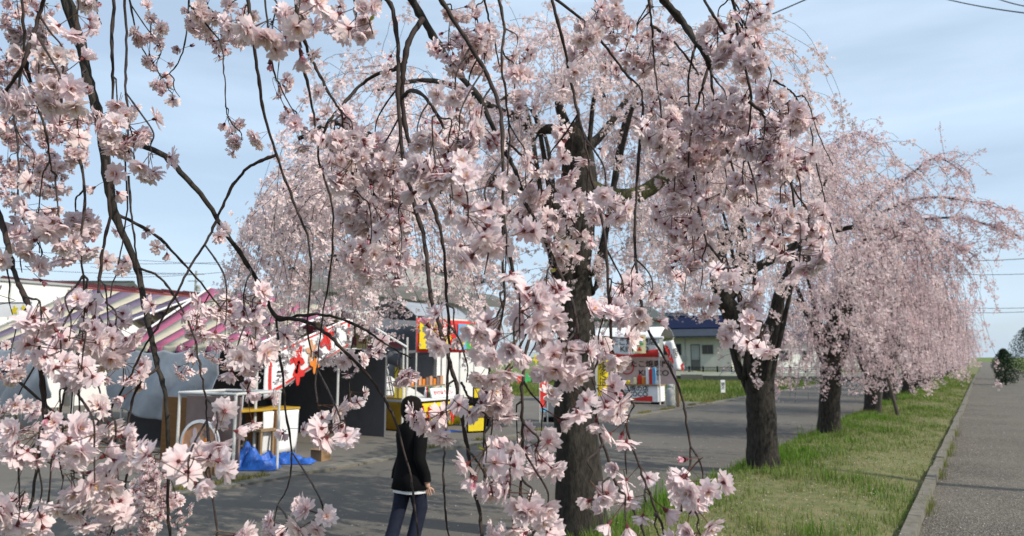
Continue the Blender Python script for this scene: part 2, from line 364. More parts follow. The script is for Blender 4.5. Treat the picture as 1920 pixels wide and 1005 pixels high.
def make_flower(seed, kind, coarse=False):
    """pedicel base at the origin, pedicel along +Z, flower at its end; returns V, T, colour, material index"""
    r = np.random.default_rng(seed); Vs, Ts, Cs, Ms = [], [], [], []; base = 0
    def put(V, T, C, m):
        nonlocal base
        Vs.append(V); Ts.append(T + base); Cs.append(C); Ms.append(np.full(len(T), m)); base += len(V)
    Lp = r.uniform(.022, .036); bend = r.uniform(-.35, .35)
    tint = r.uniform(.94, 1.04); pk = r.uniform(0, 1)
    tip = np.array([.90, .775, .785]) * (1 - pk * .4) + np.array([.87, .69, .72]) * pk * .4
    low = np.array([.72, .45, .46])
    whorls = {'open': [(6, .0185, .0150, .10, .25), (5, .0165, .0130, .50, .3), (4, .0115, .009, .95, .3)],
              'cup': [(5, .0180, .0145, .70, .35), (5, .0160, .0120, .95, .35), (3, .0120, .009, 1.2, .3)],
              'flat': [(5, .0185, .0165, -.06, .12), (5, .0165, .0140, .28, .2), (4, .0120, .009, .75, .3)],
              'bud': [(4, .0095, .0085, 1.32, .5)]}[kind]
    cz = .0055
    FV = []
    for (nn, ln, wd_, tl, cup) in whorls:
        a0 = r.uniform(0, 6.28)
        for i in range(nn):
            V, T, u = petal_grid(ln * r.uniform(.85, 1.12), wd_ * r.uniform(.85, 1.1), tl + r.normal(0, .14), a0 + i * 2 * math.pi / nn + r.normal(0, .12), cup, r.uniform(.08, .22), r, coarse)
            V = V + [0, 0, cz]
            w = np.clip((u / .45), 0, 1)[:, None] ** .7
            C = (low * (1 - w) + tip * w) * tint * r.uniform(.95, 1.03)
            if kind == 'bud': C = np.array([.62, .22, .30]) * (1 - u[:, None]) + np.array([.80, .50, .56]) * u[:, None]
            FV.append((V, T, C, 0))
    if kind != 'bud':                                     # stamens
        for i in range(7):
            a = r.uniform(0, 6.28); e = r.uniform(.9, 1.4); d = np.array([math.cos(a) * math.cos(e), math.sin(a) * math.cos(e), math.sin(e)]); p = d * .008 + [0, 0, cz]
            sd_ = np.array([-math.sin(a), math.cos(a), 0]) * .0007
            FV.append((np.array([[0, 0, cz], p + sd_, p - sd_, p + d * .0016]), np.array([[0, 1, 2], [1, 3, 2]]), np.array([[.5, .2, .2], [.75, .5, .25], [.75, .5, .25], [.75, .55, .2]]), 0))
    n5 = 5; ang = np.arange(n5) * 2 * math.pi / n5           # calyx tube
    prof = [(.0009, 0), (.0023, .0022), (.0026, .0052), (.0042, .0066)]
    CV = np.array([(rr * math.cos(a), rr * math.sin(a), z) for rr, z in prof for a in ang])
    CT = np.array([q for k in range(3) for i in range(n5) for q in ((k * n5 + i, k * n5 + (i + 1) % n5, (k + 1) * n5 + (i + 1) % n5), (k * n5 + i, (k + 1) * n5 + (i + 1) % n5, (k + 1) * n5 + i))])
    FV.append((CV, CT, np.tile([.12, .028, .03], (len(CV), 1)), 1))
    # pedicel, bent; the flower sits on its end and looks along the end direction
    tt = np.linspace(0, 1, 5); cx = bend * Lp * tt ** 2; Q = np.stack([cx, np.zeros(5), tt * Lp], 1)
    V, q4 = tubes(Q[None], np.full((1, 5), .0006), 4); T = np.concatenate([q4[:, [0, 1, 2]], q4[:, [0, 2, 3]]])
    put(V, T, np.linspace(0, 1, len(V))[:, None] * np.array([[.02, -.03, -.012]]) + np.array([[.085, .058, .03]]), 1)
    nod = bend * 1.4; c, s = math.cos(nod), math.sin(nod); Rm = np.array([[c, 0, s], [0, 1, 0], [-s, 0, c]])
    for V, T, C, m in FV: put(V @ Rm.T + Q[-1], T, C, m)
    return np.concatenate(Vs), np.concatenate(Ts), np.concatenate(Cs), np.concatenate(Ms)

KINDS = ['open', 'flat', 'cup', 'open', 'flat', 'open', 'cup', 'bud', 'flat', 'bud']
VAR = [make_flower(20 + i, k) for i, k in enumerate(KINDS)]; VARC = [make_flower(20 + i, k, True) for i, k in enumerate(KINDS)]
def simple_flower(seed, two):
    """five or ten notched petals in a cup, for trees farther off; unit radius"""
    r = np.random.default_rng(seed); V = [(0, 0, 0)]; T = []; C = [(.70, .47, .49)]
    for ring, (nn, ln, tl) in enumerate([(5, 1.0, .25), (4, .8, .8)][:2 if two else 1]):
        for i in range(nn):
            a = i * 2 * math.pi / nn + r.normal(0, .2) + ring; w = .48; t_ = tl + r.normal(0, .2); k = len(V)
            for da, rr in ((-w, .85), (w, .85)):
                V.append((ln * rr * math.cos(a + da) * math.cos(t_), ln * rr * math.sin(a + da) * math.cos(t_), ln * rr * math.sin(t_) + r.normal(0, .08)))
            V.append((ln * 1.0 * math.cos(a) * math.cos(t_), ln * 1.0 * math.sin(a) * math.cos(t_), ln * math.sin(t_)))
            T += [(0, k, k + 2), (0, k + 2, k + 1)]; C += [(.89, .75, .765)] * 3
    return np.array(V), np.array(T), np.array(C)
SV1 = [simple_flower(80 + i, False) for i in range(4)]
SV0 = []
for v in SV1:                                             # five single-triangle petals
    k = np.array([(0, 1 + 3 * i, 2 + 3 * i) for i in range(5)]); SV0.append((v[0], k, v[2]))

def rot_to(d, spin):
    """(N,3) directions -> (N,3,3) rotations that take +Z to d"""
    d = d / (np.linalg.norm(d, axis=1, keepdims=True) + 1e-9)
    ref = np.where(np.abs(d[:, 2:3]) > .9, np.array([[1., 0, 0]]), np.array([[0, 0, 1.]]))
    x = np.cross(ref, d); x /= np.linalg.norm(x, axis=1, keepdims=True); y = np.cross(d, x)
    c, s = np.cos(spin)[:, None], np.sin(spin)[:, None]
    return np.stack([x * c + y * s, -x * s + y * c, d], 2)

def scatter(var, which, pos, R, scale, tint):
    """realise variants at pos with rotations R -> V, T, C, M"""
    Vs, Ts, Cs, Ms = [], [], [], []; base = 0
    for i, v in enumerate(var):
        k = np.nonzero(which == i)[0]
        if len(k) == 0: continue
        V = np.einsum('nij,vj->nvi', R[k], v[0]) * scale[k][:, None, None] + pos[k][:, None]
        n_, m_ = len(k), len(v[0])
        Vs.append(V.reshape(-1, 3)); Ts.append((v[1][None] + (np.arange(n_) * m_)[:, None, None] + base).reshape(-1, 3)); base += n_ * m_
        Cs.append((v[2][None] * tint[k][:, None]).reshape(-1, 3))
        if len(v) > 3: Ms.append(np.tile(v[3], n_))
    return np.concatenate(Vs), np.concatenate(Ts), np.concatenate(Cs), (np.concatenate(Ms) if Ms else None)

# ------------------------------------------------------------------ the weeping cherry beside the camera
NX, NY = -2.75, .35
near = empty('weeping_cherry', (NX, NY, 0), 0, 'weeping cherry in full bloom trailing long twigs of large double blossoms close by', 'tree', 'weeping cherries along the verge')
OFF = np.array([NX, NY, 0.0])
def near_tube(name, Q, R, sides, m='twig', lobes=0.0):
    V, q = tubes((Q - OFF)[None], R[None], sides, lobes, len(name)); return np_mesh(name, V, q, m, near, smooth=True)
near_tube('trunk', spline([(NX, NY, -.1), (NX + .03, NY, .5), (NX - .04, NY + .05, 1.3), (NX + .05, NY + .1, 2.2)], 26), np.linspace(.24, .16, 26) * (1 + .5 * np.exp(-np.linspace(0, 12, 26))), 20, 'bark', .12)
top = np.array([NX + .05, NY + .1, 2.15])
LIMBS = [[top, (-2.5, .6, 3.1), (-1.6, 1.5, 3.8), (-.9, 2.2, 3.9), (-.2, 2.7, 3.8)], [top, (-1.9, .5, 3.1), (-.9, 1.3, 3.4), (.1, 1.9, 3.35), (.9, 2.3, 3.1)],
         [top, (-2.8, .8, 3.3), (-2.6, 1.8, 4.2), (-2.2, 2.5, 4.6)], [top, (-3.3, .5, 3.1), (-4.0, .7, 3.9), (-4.6, 1.0, 4.3)], [top, (-2.4, -.4, 3.2), (-1.6, -1.2, 3.5)], [top, (-3.5, -.3, 3.1), (-4.4, -.6, 3.5)]]
limb_pts = []
for lp in LIMBS:
    Q = spline(lp, 24); Q[:, 2] += .35 * np.linspace(0, 1, 24) ** .6; near_tube('limb', Q, np.linspace(.10, .035, 24), 12, 'bark', .10); limb_pts.append(Q[8:])
limb_pts = np.concatenate(limb_pts)
for q in limb_pts:
    a = proj(q)
    if a[2] > 0 and -50 < a[0] < 1970 and a[1] > -90: print('LIMB IN FRAME', q, a)

# branches traced in the photograph: points, depth at start and end, radii (mm); depth from blossom size on them
BR = [
 ([(118, -20), (150, 80), (165, 150), (185, 215), (198, 310), (215, 400), (240, 460), (258, 503), (272, 578), (285, 638), (297, 693), (310, 743), (315, 823), (315, 953), (320, 1030)], 1.75, 1.45, 13, 2.2),
 ([(190, 235), (240, 262), (305, 290), (345, 330), (385, 375), (420, 430), (460, 490), (490, 540), (520, 597), (560, 592), (600, 590), (650, 602), (690, 622), (720, 643), (770, 672)], 1.7, 1.7, 8, 1.8),
 ([(520, 595), (575, 603), (615, 628), (640, 653), (690, 703), (727, 758), (747, 808), (770, 893), (777, 943), (787, 1030)], 1.7, 1.5, 4.6, 1.6),
 ([(517, 600), (530, 703), (537, 783), (547, 848), (540, 910), (520, 950), (510, 1020)], 1.7, 1.6, 3, 1.3),
 ([(517, 292), (480, 305), (450, 330), (425, 370), (405, 415), (385, 455), (355, 503), (330, 553), (295, 613), (270, 653), (245, 703), (220, 748), (190, 790)], 1.5, 1.4, 3.2, 1.6),
 ([(462, -20), (472, 55), (482, 125), (492, 200), (510, 265), (530, 325), (555, 390), (578, 450), (583, 520), (577, 600), (583, 670)], 1.45, 1.5, 4, 1.4),
 ([(553, -20), (565, 110), (580, 170), (595, 250), (600, 310), (620, 370), (625, 430), (620, 503), (605, 590), (595, 690)], 1.5, 1.5, 3.2, 1.3),
 ([(560, 40), (577, 95), (600, 140), (625, 190), (642, 215), (640, 270)], 1.5, 1.5, 3.5, 2),
 ([(232, -20), (237, 70), (235, 150), (240, 220), (235, 300), (238, 390), (225, 480), (205, 560)], 1.6, 1.6, 3, 1.3),
 ([(214, -20), (210, 80), (212, 155), (208, 240), (205, 330)], 1.7, 1.6, 4, 1.6),
 ([(88, -20), (82, 0), (65, 55), (47, 110), (30, 145), (-20, 215)], 1.2, 1.2, 3.4, 2.4),
 ([(47, 110), (60, 165), (75, 210), (90, 265), (97, 320)], 1.2, 1.2, 2.8, 1.2),
 ([(40, -20), (45, 90), (35, 170), (25, 210), (33, 270), (35, 340), (25, 420), (10, 480)], 1.5, 1.4, 2.6, 1.2),
 ([(-25, 340), (0, 410), (15, 460), (25, 503), (37, 538), (55, 578), (67, 628), (77, 703), (82, 783), (75, 848), (60, 930), (45, 1020)], 1.3, 1.2, 5, 2),
 ([(37, 538), (62, 590), (74, 660), (84, 740), (92, 800)], 1.3, 1.25, 4, 1.8),
 ([(197, 300), (205, 400), (192, 470), (185, 540), (172, 600), (150, 660), (120, 740), (100, 840), (88, 960)], 1.5, 1.3, 3.4, 1.4),
 ([(240, 330), (246, 400), (255, 470), (262, 540)], 1.6, 1.5, 2.6, 1.3),
 ([(297, 690), (265, 715), (245, 760), (240, 830), (237, 900), (205, 1010)], 1.45, 1.35, 3, 1.4),
 ([(150, 300), (160, 380), (150, 460), (158, 560), (140, 690), (130, 800)], 1.35, 1.25, 2.4, 1.2),
 ([(262, 503), (300, 520), (330, 560), (360, 620), (375, 690), (385, 740), (388, 790)], 1.5, 1.3, 2.6, 1.3),
 ([(757, -20), (772, 0), (805, 55), (835, 105), (865, 145), (900, 185), (920, 230), (945, 280), (965, 318), (985, 380)], 2.1, 1.9, 12, 4),
 ([(792, 35), (768, 75), (757, 120), (754, 170), (757, 220), (767, 265), (783, 310), (800, 360), (822, 415), (832, 470), (836, 530)], 1.75, 1.55, 7, 2.6),
 ([(700, -20), (732, 10), (745, 75), (747, 140), (747, 200), (757, 300), (775, 375), (795, 445), (802, 503), (810, 568), (825, 613), (840, 668), (855, 718), (865, 773), (877, 843), (885, 898), (900, 963), (908, 1030)], 1.55, 1.05, 4.6, 2.3),
 ([(760, 115), (745, 128), (705, 140), (670, 165), (640, 200), (612, 235), (600, 270)], 1.75, 1.7, 5, 2.6),
 ([(752, 185), (770, 170), (795, 180), (820, 215), (845, 272), (850, 320)], 1.6, 1.4, 4.6, 2.2),
 ([(815, -20), (827, 0), (875, 75), (910, 135), (935, 195), (942, 260), (943, 350), (942, 450), (946, 560)], 1.5, 1.2, 5, 2),
 ([(1031, -20), (1035, 0), (1055, 75), (1070, 150), (1085, 220), (1100, 280), (1105, 325)], 1.4, 1.35, 3.4, 1.7),
 ([(1025, -20), (1045, 0), (1100, 45), (1145, 100), (1175, 140), (1200, 165), (1206, 200)], 1.7, 1.7, 4, 2),
 ([(930, -20), (945, 45), (940, 110), (950, 190), (955, 260), (952, 330)], 1.6, 1.5, 3.2, 1.6),
 ([(905, -20), (915, 30), (925, 70), (935, 120)], 1.8, 1.7, 3, 1.6),
 ([(1225, -30), (1245, 0), (1280, 42), (1310, 85), (1335, 128)], 1.75, 1.7, 10, 6.5),
 ([(1332, 115), (1335, 160), (1343, 215), (1352, 255), (1370, 300), (1385, 360)], 1.7, 1.6, 3.6, 1.6),
 ([(1330, 120), (1318, 160), (1310, 185), (1295, 250), (1290, 330)], 1.7, 1.65, 3.4, 1.6),
 ([(1305, 80), (1295, 120), (1290, 170), (1300, 240)], 1.7, 1.7, 3, 1.4),
 ([(1215, -20), (1220, 30), (1225, 90), (1230, 150), (1240, 220), (1245, 300)], 1.75, 1.7, 2.8, 1.4),
 ([(1225, 50), (1260, 75), (1290, 110), (1310, 140)], 1.9, 1.8, 3.6, 2),
 ([(1310, -20), (1330, 15), (1352, 52), (1370, 80)], 1.6, 1.5, 3.4, 2),
 ([(1370, -20), (1380, 40), (1388, 90), (1398, 130), (1408, 180), (1405, 235), (1400, 300)], 1.55, 1.5, 3.6, 1.5),
 ([(1405, 190), (1440, 225), (1465, 280), (1482, 325), (1490, 400), (1490, 440)], 1.5, 1.4, 3.6, 1.8),
 ([(1450, 150), (1475, 165), (1492, 182), (1520, 240), (1525, 280), (1537, 335), (1552, 400), (1568, 458)], 2.4, 2.4, 3.2, 1.7),
 ([(1492, 182), (1506, 180), (1518, 200), (1530, 240), (1550, 285), (1562, 310)], 2.4, 2.4, 2.4, 1.2),
 ([(942, 400), (965, 528), (985, 578), (995, 613), (985, 670), (980, 728), (980, 803), (980, 853), (975, 938), (972, 1020)], 1.25, 1.05, 3.4, 1.5),
 ([(836, 530), (842, 640), (838, 740), (837, 808), (832, 863), (832, 918), (837, 978), (846, 1020)], 1.5, 1.3, 3, 1.4),
 ([(985, 380), (1030, 470), (1070, 560), (1085, 640), (1085, 703), (1110, 753), (1125, 813), (1145, 878), (1165, 928), (1190, 963), (1215, 1020)], 1.5, 1.05, 4, 1.5),
 ([(1105, 320), (1130, 420), (1140, 520), (1145, 620), (1155, 718), (1175, 803), (1195, 863), (1215, 918), (1255, 1020)], 1.35, 1.1, 2.8, 1.4),
 ([(1206, 200), (1195, 330), (1190, 460), (1200, 560), (1215, 618), (1250, 678), (1277, 738), (1285, 780), (1295, 853), (1288, 903), (1278, 960)], 1.6, 1.15, 3, 1.5),
 ([(1300, 330), (1320, 440), (1345, 480), (1362, 515), (1385, 560), (1402, 595), (1412, 625)], 1.6, 1.3, 2.6, 1.3),
 ([(865, 718), (880, 745), (905, 775), (935, 790)], 1.1, 1.1, 1.8, 1), ([(877, 843), (905, 880), (925, 930)], 1.05, 1.05, 1.7, .9),
 ([(640, 215), (655, 300), (680, 400), (700, 470)], 1.6, 1.5, 2.4, 1.2),
 ([(942, 260), (990, 300), (1030, 340), (1060, 390), (1080, 430)], 1.45, 1.4, 2.6, 1.4),
 ([(-80, 600), (40, 720), (140, 800), (230, 840), (310, 850)], 2.95, 2.8, 7, 3), ([(-60, 760), (60, 850), (160, 890), (250, 905)], 2.9, 2.8, 5, 2.5), ([(215, 400), (290, 440), (350, 500), (400, 560), (430, 600)], 1.7, 2.2, 4, 2),
 ([(355, -20), (352, 30), (345, 90), (325, 130), (300, 150)], 1.9, 1.9, 2.4, 1.3), ([(355, 10), (390, 50), (415, 85), (420, 140), (424, 200), (430, 225)], 1.8, 1.8, 2.4, 1.1),
 ([(240, -20), (255, 60), (275, 105), (300, 140), (322, 175)], 2, 2, 2.6, 1.1), ([(495, -20), (505, 70), (515, 140), (540, 190), (560, 230)], 1.7, 1.7, 2.6, 1.1),
]
bp3, bp2 = [], []
for pts, d0, d1, r0, r1 in BR:
    n = max(14, len(pts) * 5); q = spline(np.array(pts, float), n); u = np.linspace(0, 1, n)
    dd = d0 + (d1 - d0) * u + .03 * np.sin(u * 9 + d0 * 20)
    Q = np.array([P(a[0], a[1], b) for a, b in zip(q, dd)]); r = (r0 + (r1 - r0) * u ** .8) * .001
    if pts[0][1] < 0:                                     # runs on upwards, out of the picture, to a limb
        up = Q[0]; k = limb_pts[np.argmin(((limb_pts - up - [0, 0, .8]) ** 2).sum(1))]
        mid = (up * .6 + k * .4) + np.array([0, 0, .35]); ext = spline([k, mid, up], 14)[:-1]
        Q = np.concatenate([ext, Q]); r = np.concatenate([np.linspace(max(r0 * 1.3, 6), r0, len(ext)) * .001, r])
    Q = Q + rng.normal(0, .0008, Q.shape); nodes = 1 + .28 * (rng.random(len(r)) < .3)
    near_tube('branch', Q, r * nodes, 8, 'bark' if r0 > 7 else 'twig')
    bp3.append(Q); bp2.append(np.array([proj(p) if depth(p) > .3 else (1e5, 1e5, 1) for p in Q]))
bp3 = np.concatenate(bp3); bp2 = np.concatenate(bp2)

# blossom masses: centre, half-size (px), depth (m, from blossom size), density
BL = [(60,40,60,45,2.4,1.1),(30,200,40,110,2.9,1.4),(95,150,45,60,1.2,1),(130,190,45,50,1.2,1),(110,260,60,60,2.6,1.4),(80,330,45,40,2.4,1.1),(100,400,45,75,1.3,1.2),(150,420,35,45,1.3,1.1),
 (20,340,20,50,2.8,1.2),(220,180,30,30,1.3,1.1),(165,20,45,28,1.3,.9),(225,265,50,36,1.25,1.2),(285,275,30,26,1.2,1),(255,312,22,18,1.25,.9),(280,60,32,50,2,.6),(300,120,26,34,2,.55),(320,170,12,12,2,.5),
 (410,35,65,32,1.8,1.1),(400,62,40,22,2,.7),(540,45,56,42,1.1,1.4),(460,40,28,28,1.6,.9),(520,150,22,45,1.7,.65),(430,220,15,18,1.8,.7),(445,255,7,8,1.8,.5),(555,225,14,15,1.7,.5),
 (665,20,38,32,1.1,1.2),(690,50,15,15,1.1,1),(605,20,28,28,1.5,.9),(660,280,70,50,1.5,1.6),(640,258,45,26,1.5,1),(700,350,72,66,1.5,1.5),(720,440,56,56,1.45,1.1),(700,490,42,22,1.5,.8),
 (785,240,36,16,1.3,1),(830,270,46,46,1.2,1.1),(830,330,56,42,1.2,1),(890,390,52,38,1.02,1.2),(930,480,42,42,1.02,1.1),(870,60,55,46,1.5,1.1),(900,100,42,28,1.5,.9),(870,190,42,46,1.5,.7),(960,95,32,32,1.8,.4),
 (960,180,28,55,1.6,.4),(880,240,55,36,1.3,.8),(1010,340,65,55,1.6,.7),(1010,400,56,56,1.5,.6),(1090,425,65,34,1.5,.7),(1120,350,42,38,1.2,1),(1140,30,52,32,1.7,1.2),(1090,70,38,28,1.7,.7),(1210,90,42,38,1.8,.8),
 (1160,120,42,36,2,.5),(1075,265,24,30,1.5,.6),(1370,60,56,42,1.5,1.3),(1400,30,28,23,1.5,1),(1410,120,32,38,1.5,.9),(1260,230,56,46,1.6,1.4),(1340,220,56,46,1.6,1.3),(1440,170,36,38,1.5,1.1),(1478,235,34,42,1.5,1.2),
 (1400,260,56,46,1.5,1.4),(1300,300,66,46,1.6,1.4),(1460,300,50,42,1.5,1.3),(1380,340,46,38,1.5,1.1),(1498,370,32,38,1.4,1.1),(1280,380,46,50,1.6,1.1),(1440,385,46,32,1.4,1),(1490,460,42,36,1.3,1.2),(1516,420,22,32,1.4,.9),
 (1300,450,36,38,1.6,.9),(1258,425,30,38,1.7,.7),(1300,520,42,38,1.6,.9),(1370,500,22,18,1.4,1),(1380,555,36,22,1.3,1),(1400,595,32,18,1.3,.9),(1422,622,18,18,1.3,1),(850,600,36,22,1,1.2),(820,640,32,22,.98,1),(950,590,46,42,1,1.3),
 (1020,560,38,50,1.05,1.4),(980,640,46,32,1,1.2),(1060,680,38,42,1,1.2),(900,690,42,28,1.1,1.1),(845,765,38,36,1,1.2),(930,730,46,28,1.2,.7),(1130,640,28,38,1.1,1),(1080,620,38,38,1.2,.8),(1160,560,42,38,1.3,1),(1190,510,28,22,1.3,.8),
 (1195,590,32,22,1.2,1),(1220,535,22,18,1.4,.7),(1110,715,22,18,1.2,1),(1140,760,22,14,1.2,1),(1180,742,22,20,1.2,1),(1185,770,18,12,1.2,.9),(920,790,38,46,1.1,.6),(995,800,46,38,1.2,.8),(910,840,38,28,1,1.1),(1010,850,32,28,1.1,.9),
 (930,900,46,42,1.1,1),(1015,950,42,32,1.05,1.2),(980,985,55,22,1.05,1.1),(1180,870,22,23,1,1.2),(1115,885,23,20,1,1),(1130,918,32,16,1,1),(1175,950,28,23,1,1),(1215,930,10,12,1,.9),(1225,985,16,16,1,.9),(1310,890,32,26,1.1,1.3),
 (1300,940,35,26,1.1,1.2),(1305,990,23,18,1.1,1),(100,600,56,42,1.1,1.1),(180,590,56,56,1.2,1.2),(130,660,46,38,1.1,1),(215,620,32,38,1.3,.9),(10,660,24,38,2,1.3),(30,790,33,46,1.6,1.1),(230,690,28,32,1.3,.8),(150,770,66,46,1.1,1.1),
 (110,850,66,46,.97,1.2),(200,850,56,56,1,1.2),(60,920,46,46,1,.9),(180,930,56,46,1,.9),(290,890,42,42,2.8,1.7),(240,960,75,42,2.8,1.8),(330,960,22,38,2.8,1),(30,960,38,38,2.5,1.1),(440,565,50,42,1.2,1),(400,630,55,46,2.2,.9),
 (440,680,32,38,1.2,.9),(465,740,22,20,1.2,.9),(405,795,30,22,1,1.1),(350,885,36,26,.97,1.1),(395,882,28,22,.97,1),(480,600,36,36,1.5,.7),(595,760,18,10,1.3,.7),(632,795,12,12,1.1,1),(600,960,32,26,1.1,.6),(540,985,22,13,1.2,.6),
 (400,1000,18,8,1,1),(740,690,18,12,1.5,.8),(650,700,14,50,1.8,.6),(60,490,40,25,1.4,.5),(15,560,20,30,1.5,.4)]
tw_list, fl_pos, fl_dir, leaf_pos = [], [], [], []
for (cx, cy, rx, ry, d, dens) in BL:
    area = math.pi * rx * ry; fpx = F * .034 / d; nfl = max(2, int(dens * 2.5 * area / (fpx * fpx * .8)))
    ntw = max(1, int(round(rx / 26))); per = nfl / ntw
    for w in range(ntw):
        x0 = cx + rx * ((w + .5) / ntw * 2 - 1) * .8 + rng.normal(0, 4); dz = d * (1 + rng.normal(0, .05))
        yt = cy - ry * rng.uniform(.8, 1.05); yb = cy + ry * rng.uniform(.75, 1.1)
        m = (bp2[:, 1] < yt - 4) & (bp2[:, 1] > -600)
        dx_, dy_ = np.abs(bp2[:, 0] - x0), yt - bp2[:, 1]
        cost = np.hypot(dx_ * 1.5, dy_) + np.abs(bp2[:, 2] - dz) * 220 + 4 * np.maximum(0, dx_ - .55 * dy_ - 6); cost[~m] = 1e9
        k = int(np.argmin(cost))
        lim_ = 330 if dz < 2.1 else 900
        if cost[k] < lim_: A = bp3[k]; A2 = bp2[k]
        else:
            A = P(x0 + rng.normal(0, 25), -45, dz); A2 = np.array([x0, -45, dz])
            j = limb_pts[np.argmin(((limb_pts - A - [0, 0, .7]) ** 2).sum(1))]
        sx = A2[0] * .35 + x0 * .65; sw = rng.normal(0, 3, 4)
        ctl = [A, P(A2[0] * .5 + x0 * .5 + rng.normal(0, 3), A2[1] * .5 + yt * .5, A2[2] * .4 + dz * .6), P(x0 + sw[0], yt, dz), P(x0 + sw[1], (yt + yb) / 2, dz * (1 + rng.normal(0, .01))), P(x0 + sw[2] * 1.3, yb, dz * (1 + rng.normal(0, .015)))]
        if cost[k] >= lim_: ctl = [j, (j + A) / 2 + np.array([0, 0, .25])] + ctl
        n = 30; Q = spline(ctl, n); r = np.linspace(1.9, .8, n) * .001 * (1 + .25 * (rng.random(n) < .25)); tw_list.append((dz, Q, r))
        # umbels on the lower part, in the mass
        f0 = .5 if len(ctl) == 5 else .67; cnt = 0
        while cnt < per:
            u = f0 + (1 - f0) * rng.random(); i = u * (n - 1); a = int(min(i, n - 2)); base = Q[a] + (Q[a + 1] - Q[a]) * (i - a)
            lat = rng.normal(0, 1, 3); lat[2] *= .4; lat /= np.linalg.norm(lat)
            spread = min(rx / ntw * d / F, .05); base = base + lat * abs(rng.normal(0, .5)) * spread * .55
            az = rng.uniform(0, 6.28); kfl = rng.integers(2, 6)
            for q in range(kfl):
                a_ = az + rng.normal(0, .75); e = rng.normal(-.55, .5)
                fl_pos.append(base + rng.normal(0, .0015, 3)); fl_dir.append((math.cos(a_) * math.cos(e), math.sin(a_) * math.cos(e), math.sin(e)))
            cnt += kfl
            if rng.random() < .06: leaf_pos.append(base)
fl_pos = np.array(fl_pos); fl_dir = np.array(fl_dir); N = len(fl_pos)
# a few single blossoms and buds straight on the traced branches
kk = rng.choice(len(bp3), 70, replace=False); kk = [i for i in kk if bp2[i, 2] < 2 and 0 < bp2[i, 1] < 1000]
ex = np.repeat(bp3[kk], 2, 0); exd = rng.normal(0, 1, ex.shape); exd[:, 2] = -abs(exd[:, 2]) * .6
fl_pos = np.concatenate([fl_pos, ex]); fl_dir = np.concatenate([fl_dir, exd]); N = len(fl_pos)
which = rng.choice(len(VAR), N, p=[.15, .14, .12, .13, .12, .1, .09, .025, .1, .025]); scale = rng.uniform(.86, 1.14, N)
R = rot_to(fl_dir, rng.uniform(0, 6.28, N)); tint = np.clip(rng.normal(1, .03, (N, 1)), .9, 1.06) * np.array([[1, 1, 1]]) * (1 + rng.normal(0, .012, (N, 3)))
pr = np.array([proj(p) for p in fl_pos]); vis = (pr[:, 0] > 0) & (pr[:, 0] < W) & (pr[:, 1] > 0) & (pr[:, 1] < H)
order = np.argsort(np.where(vis, pr[:, 2], 99))[:300]; solo = np.zeros(N, bool); solo[order] = True
vme = [np_mesh('blossom', v[0], v[1], ['petal', 'stalk'], 'mesh', col=v[2], mi=v[3]) for v in VAR]
for i in order:
    o = bpy.data.objects.new('blossom', vme[which[i]]); COL.link(o); o.parent = near
    M = np.eye(4); M[:3, :3] = R[i] * scale[i]; M[:3, 3] = fl_pos[i] - OFF; o.matrix_local = Matrix(M.tolist())
k = ~solo; far = pr[:, 2] > 1.58
V, T, C, M = scatter(VAR, which[k & ~far], fl_pos[k & ~far] - OFF, R[k & ~far], scale[k & ~far], tint[k & ~far])
V2, T2, C2, M2 = scatter(VARC, which[k & far], fl_pos[k & far] - OFF, R[k & far], scale[k & far], tint[k & far])
T = np.concatenate([T, T2 + len(V)]); V = np.concatenate([V, V2]); C = np.concatenate([C, C2]); M = np.concatenate([M, M2])
tag(np_mesh('blossom_mass', V, T, ['petal', 'stalk'], near, col=C, mi=M), kind='stuff')
print('NEAR FLOWERS', N, 'tris', len(T), 'twigs', len(tw_list))
tw_list.sort(key=lambda q: q[0])
for dz, Q, r in tw_list[:240]: near_tube('twig', Q, r, 5)
if len(tw_list) > 240:
    V, q = tubes(np.array([a[1] - OFF for a in tw_list[240:]]), np.array([a[2] for a in tw_list[240:]]), 4)
    tag(np_mesh('fine_twigs', V, q, 'twig', near, smooth=True), kind='stuff')
# small bronze-green leaf tufts
lv, lt, lc = [], [], []
for p in leaf_pos:
    for q in range(rng.integers(2, 4)):
        a = rng.uniform(0, 6.28); L_ = rng.uniform(.012, .024); d = np.array([math.cos(a) * .7, math.sin(a) * .7, rng.uniform(-.7, .5)]); d /= np.linalg.norm(d)
        s_ = np.cross(d, [0, 0, 1.]); s_ /= np.linalg.norm(s_); b = len(lv); p0 = p - OFF
        lv += [p0, p0 + d * L_ * .5 + s_ * L_ * .17, p0 + d * L_, p0 + d * L_ * .5 - s_ * L_ * .17 + [0, 0, -.002]]; lt += [(b, b + 1, b + 2), (b, b + 2, b + 3)]
        c = np.array([.20, .22, .035]) if rng.random() < .7 else np.array([.25, .13, .04]); lc += [c] * 4
tag(np_mesh('young_leaves', np.array(lv), np.array(lt), 'blade', near, col=np.array(lc)), kind='stuff')

# ------------------------------------------------------------------ the other weeping cherries of the row
def strands(seed, starts, dirs, length, step, droop, zmin, wig=.11):
    r = np.random.default_rng(seed); S = len(starts); n = int(length.max() / step) + 1
    p = starts.copy(); v = dirs / np.linalg.norm(dirs, axis=1, keepdims=True); out_ = [p.copy()]; alive = np.ones(S, bool); al = [alive.copy()]
    for i in range(n):
        v = v + np.array([0, 0, -1.]) * droop[:, None] + r.normal(0, wig, v.shape); v /= np.linalg.norm(v, axis=1, keepdims=True)
        alive &= (i * step < length) & (p[:, 2] > zmin)
        p = p + v * step * alive[:, None]; out_.append(p.copy()); al.append(alive.copy())
    return np.stack(out_, 1), np.stack(al, 1)

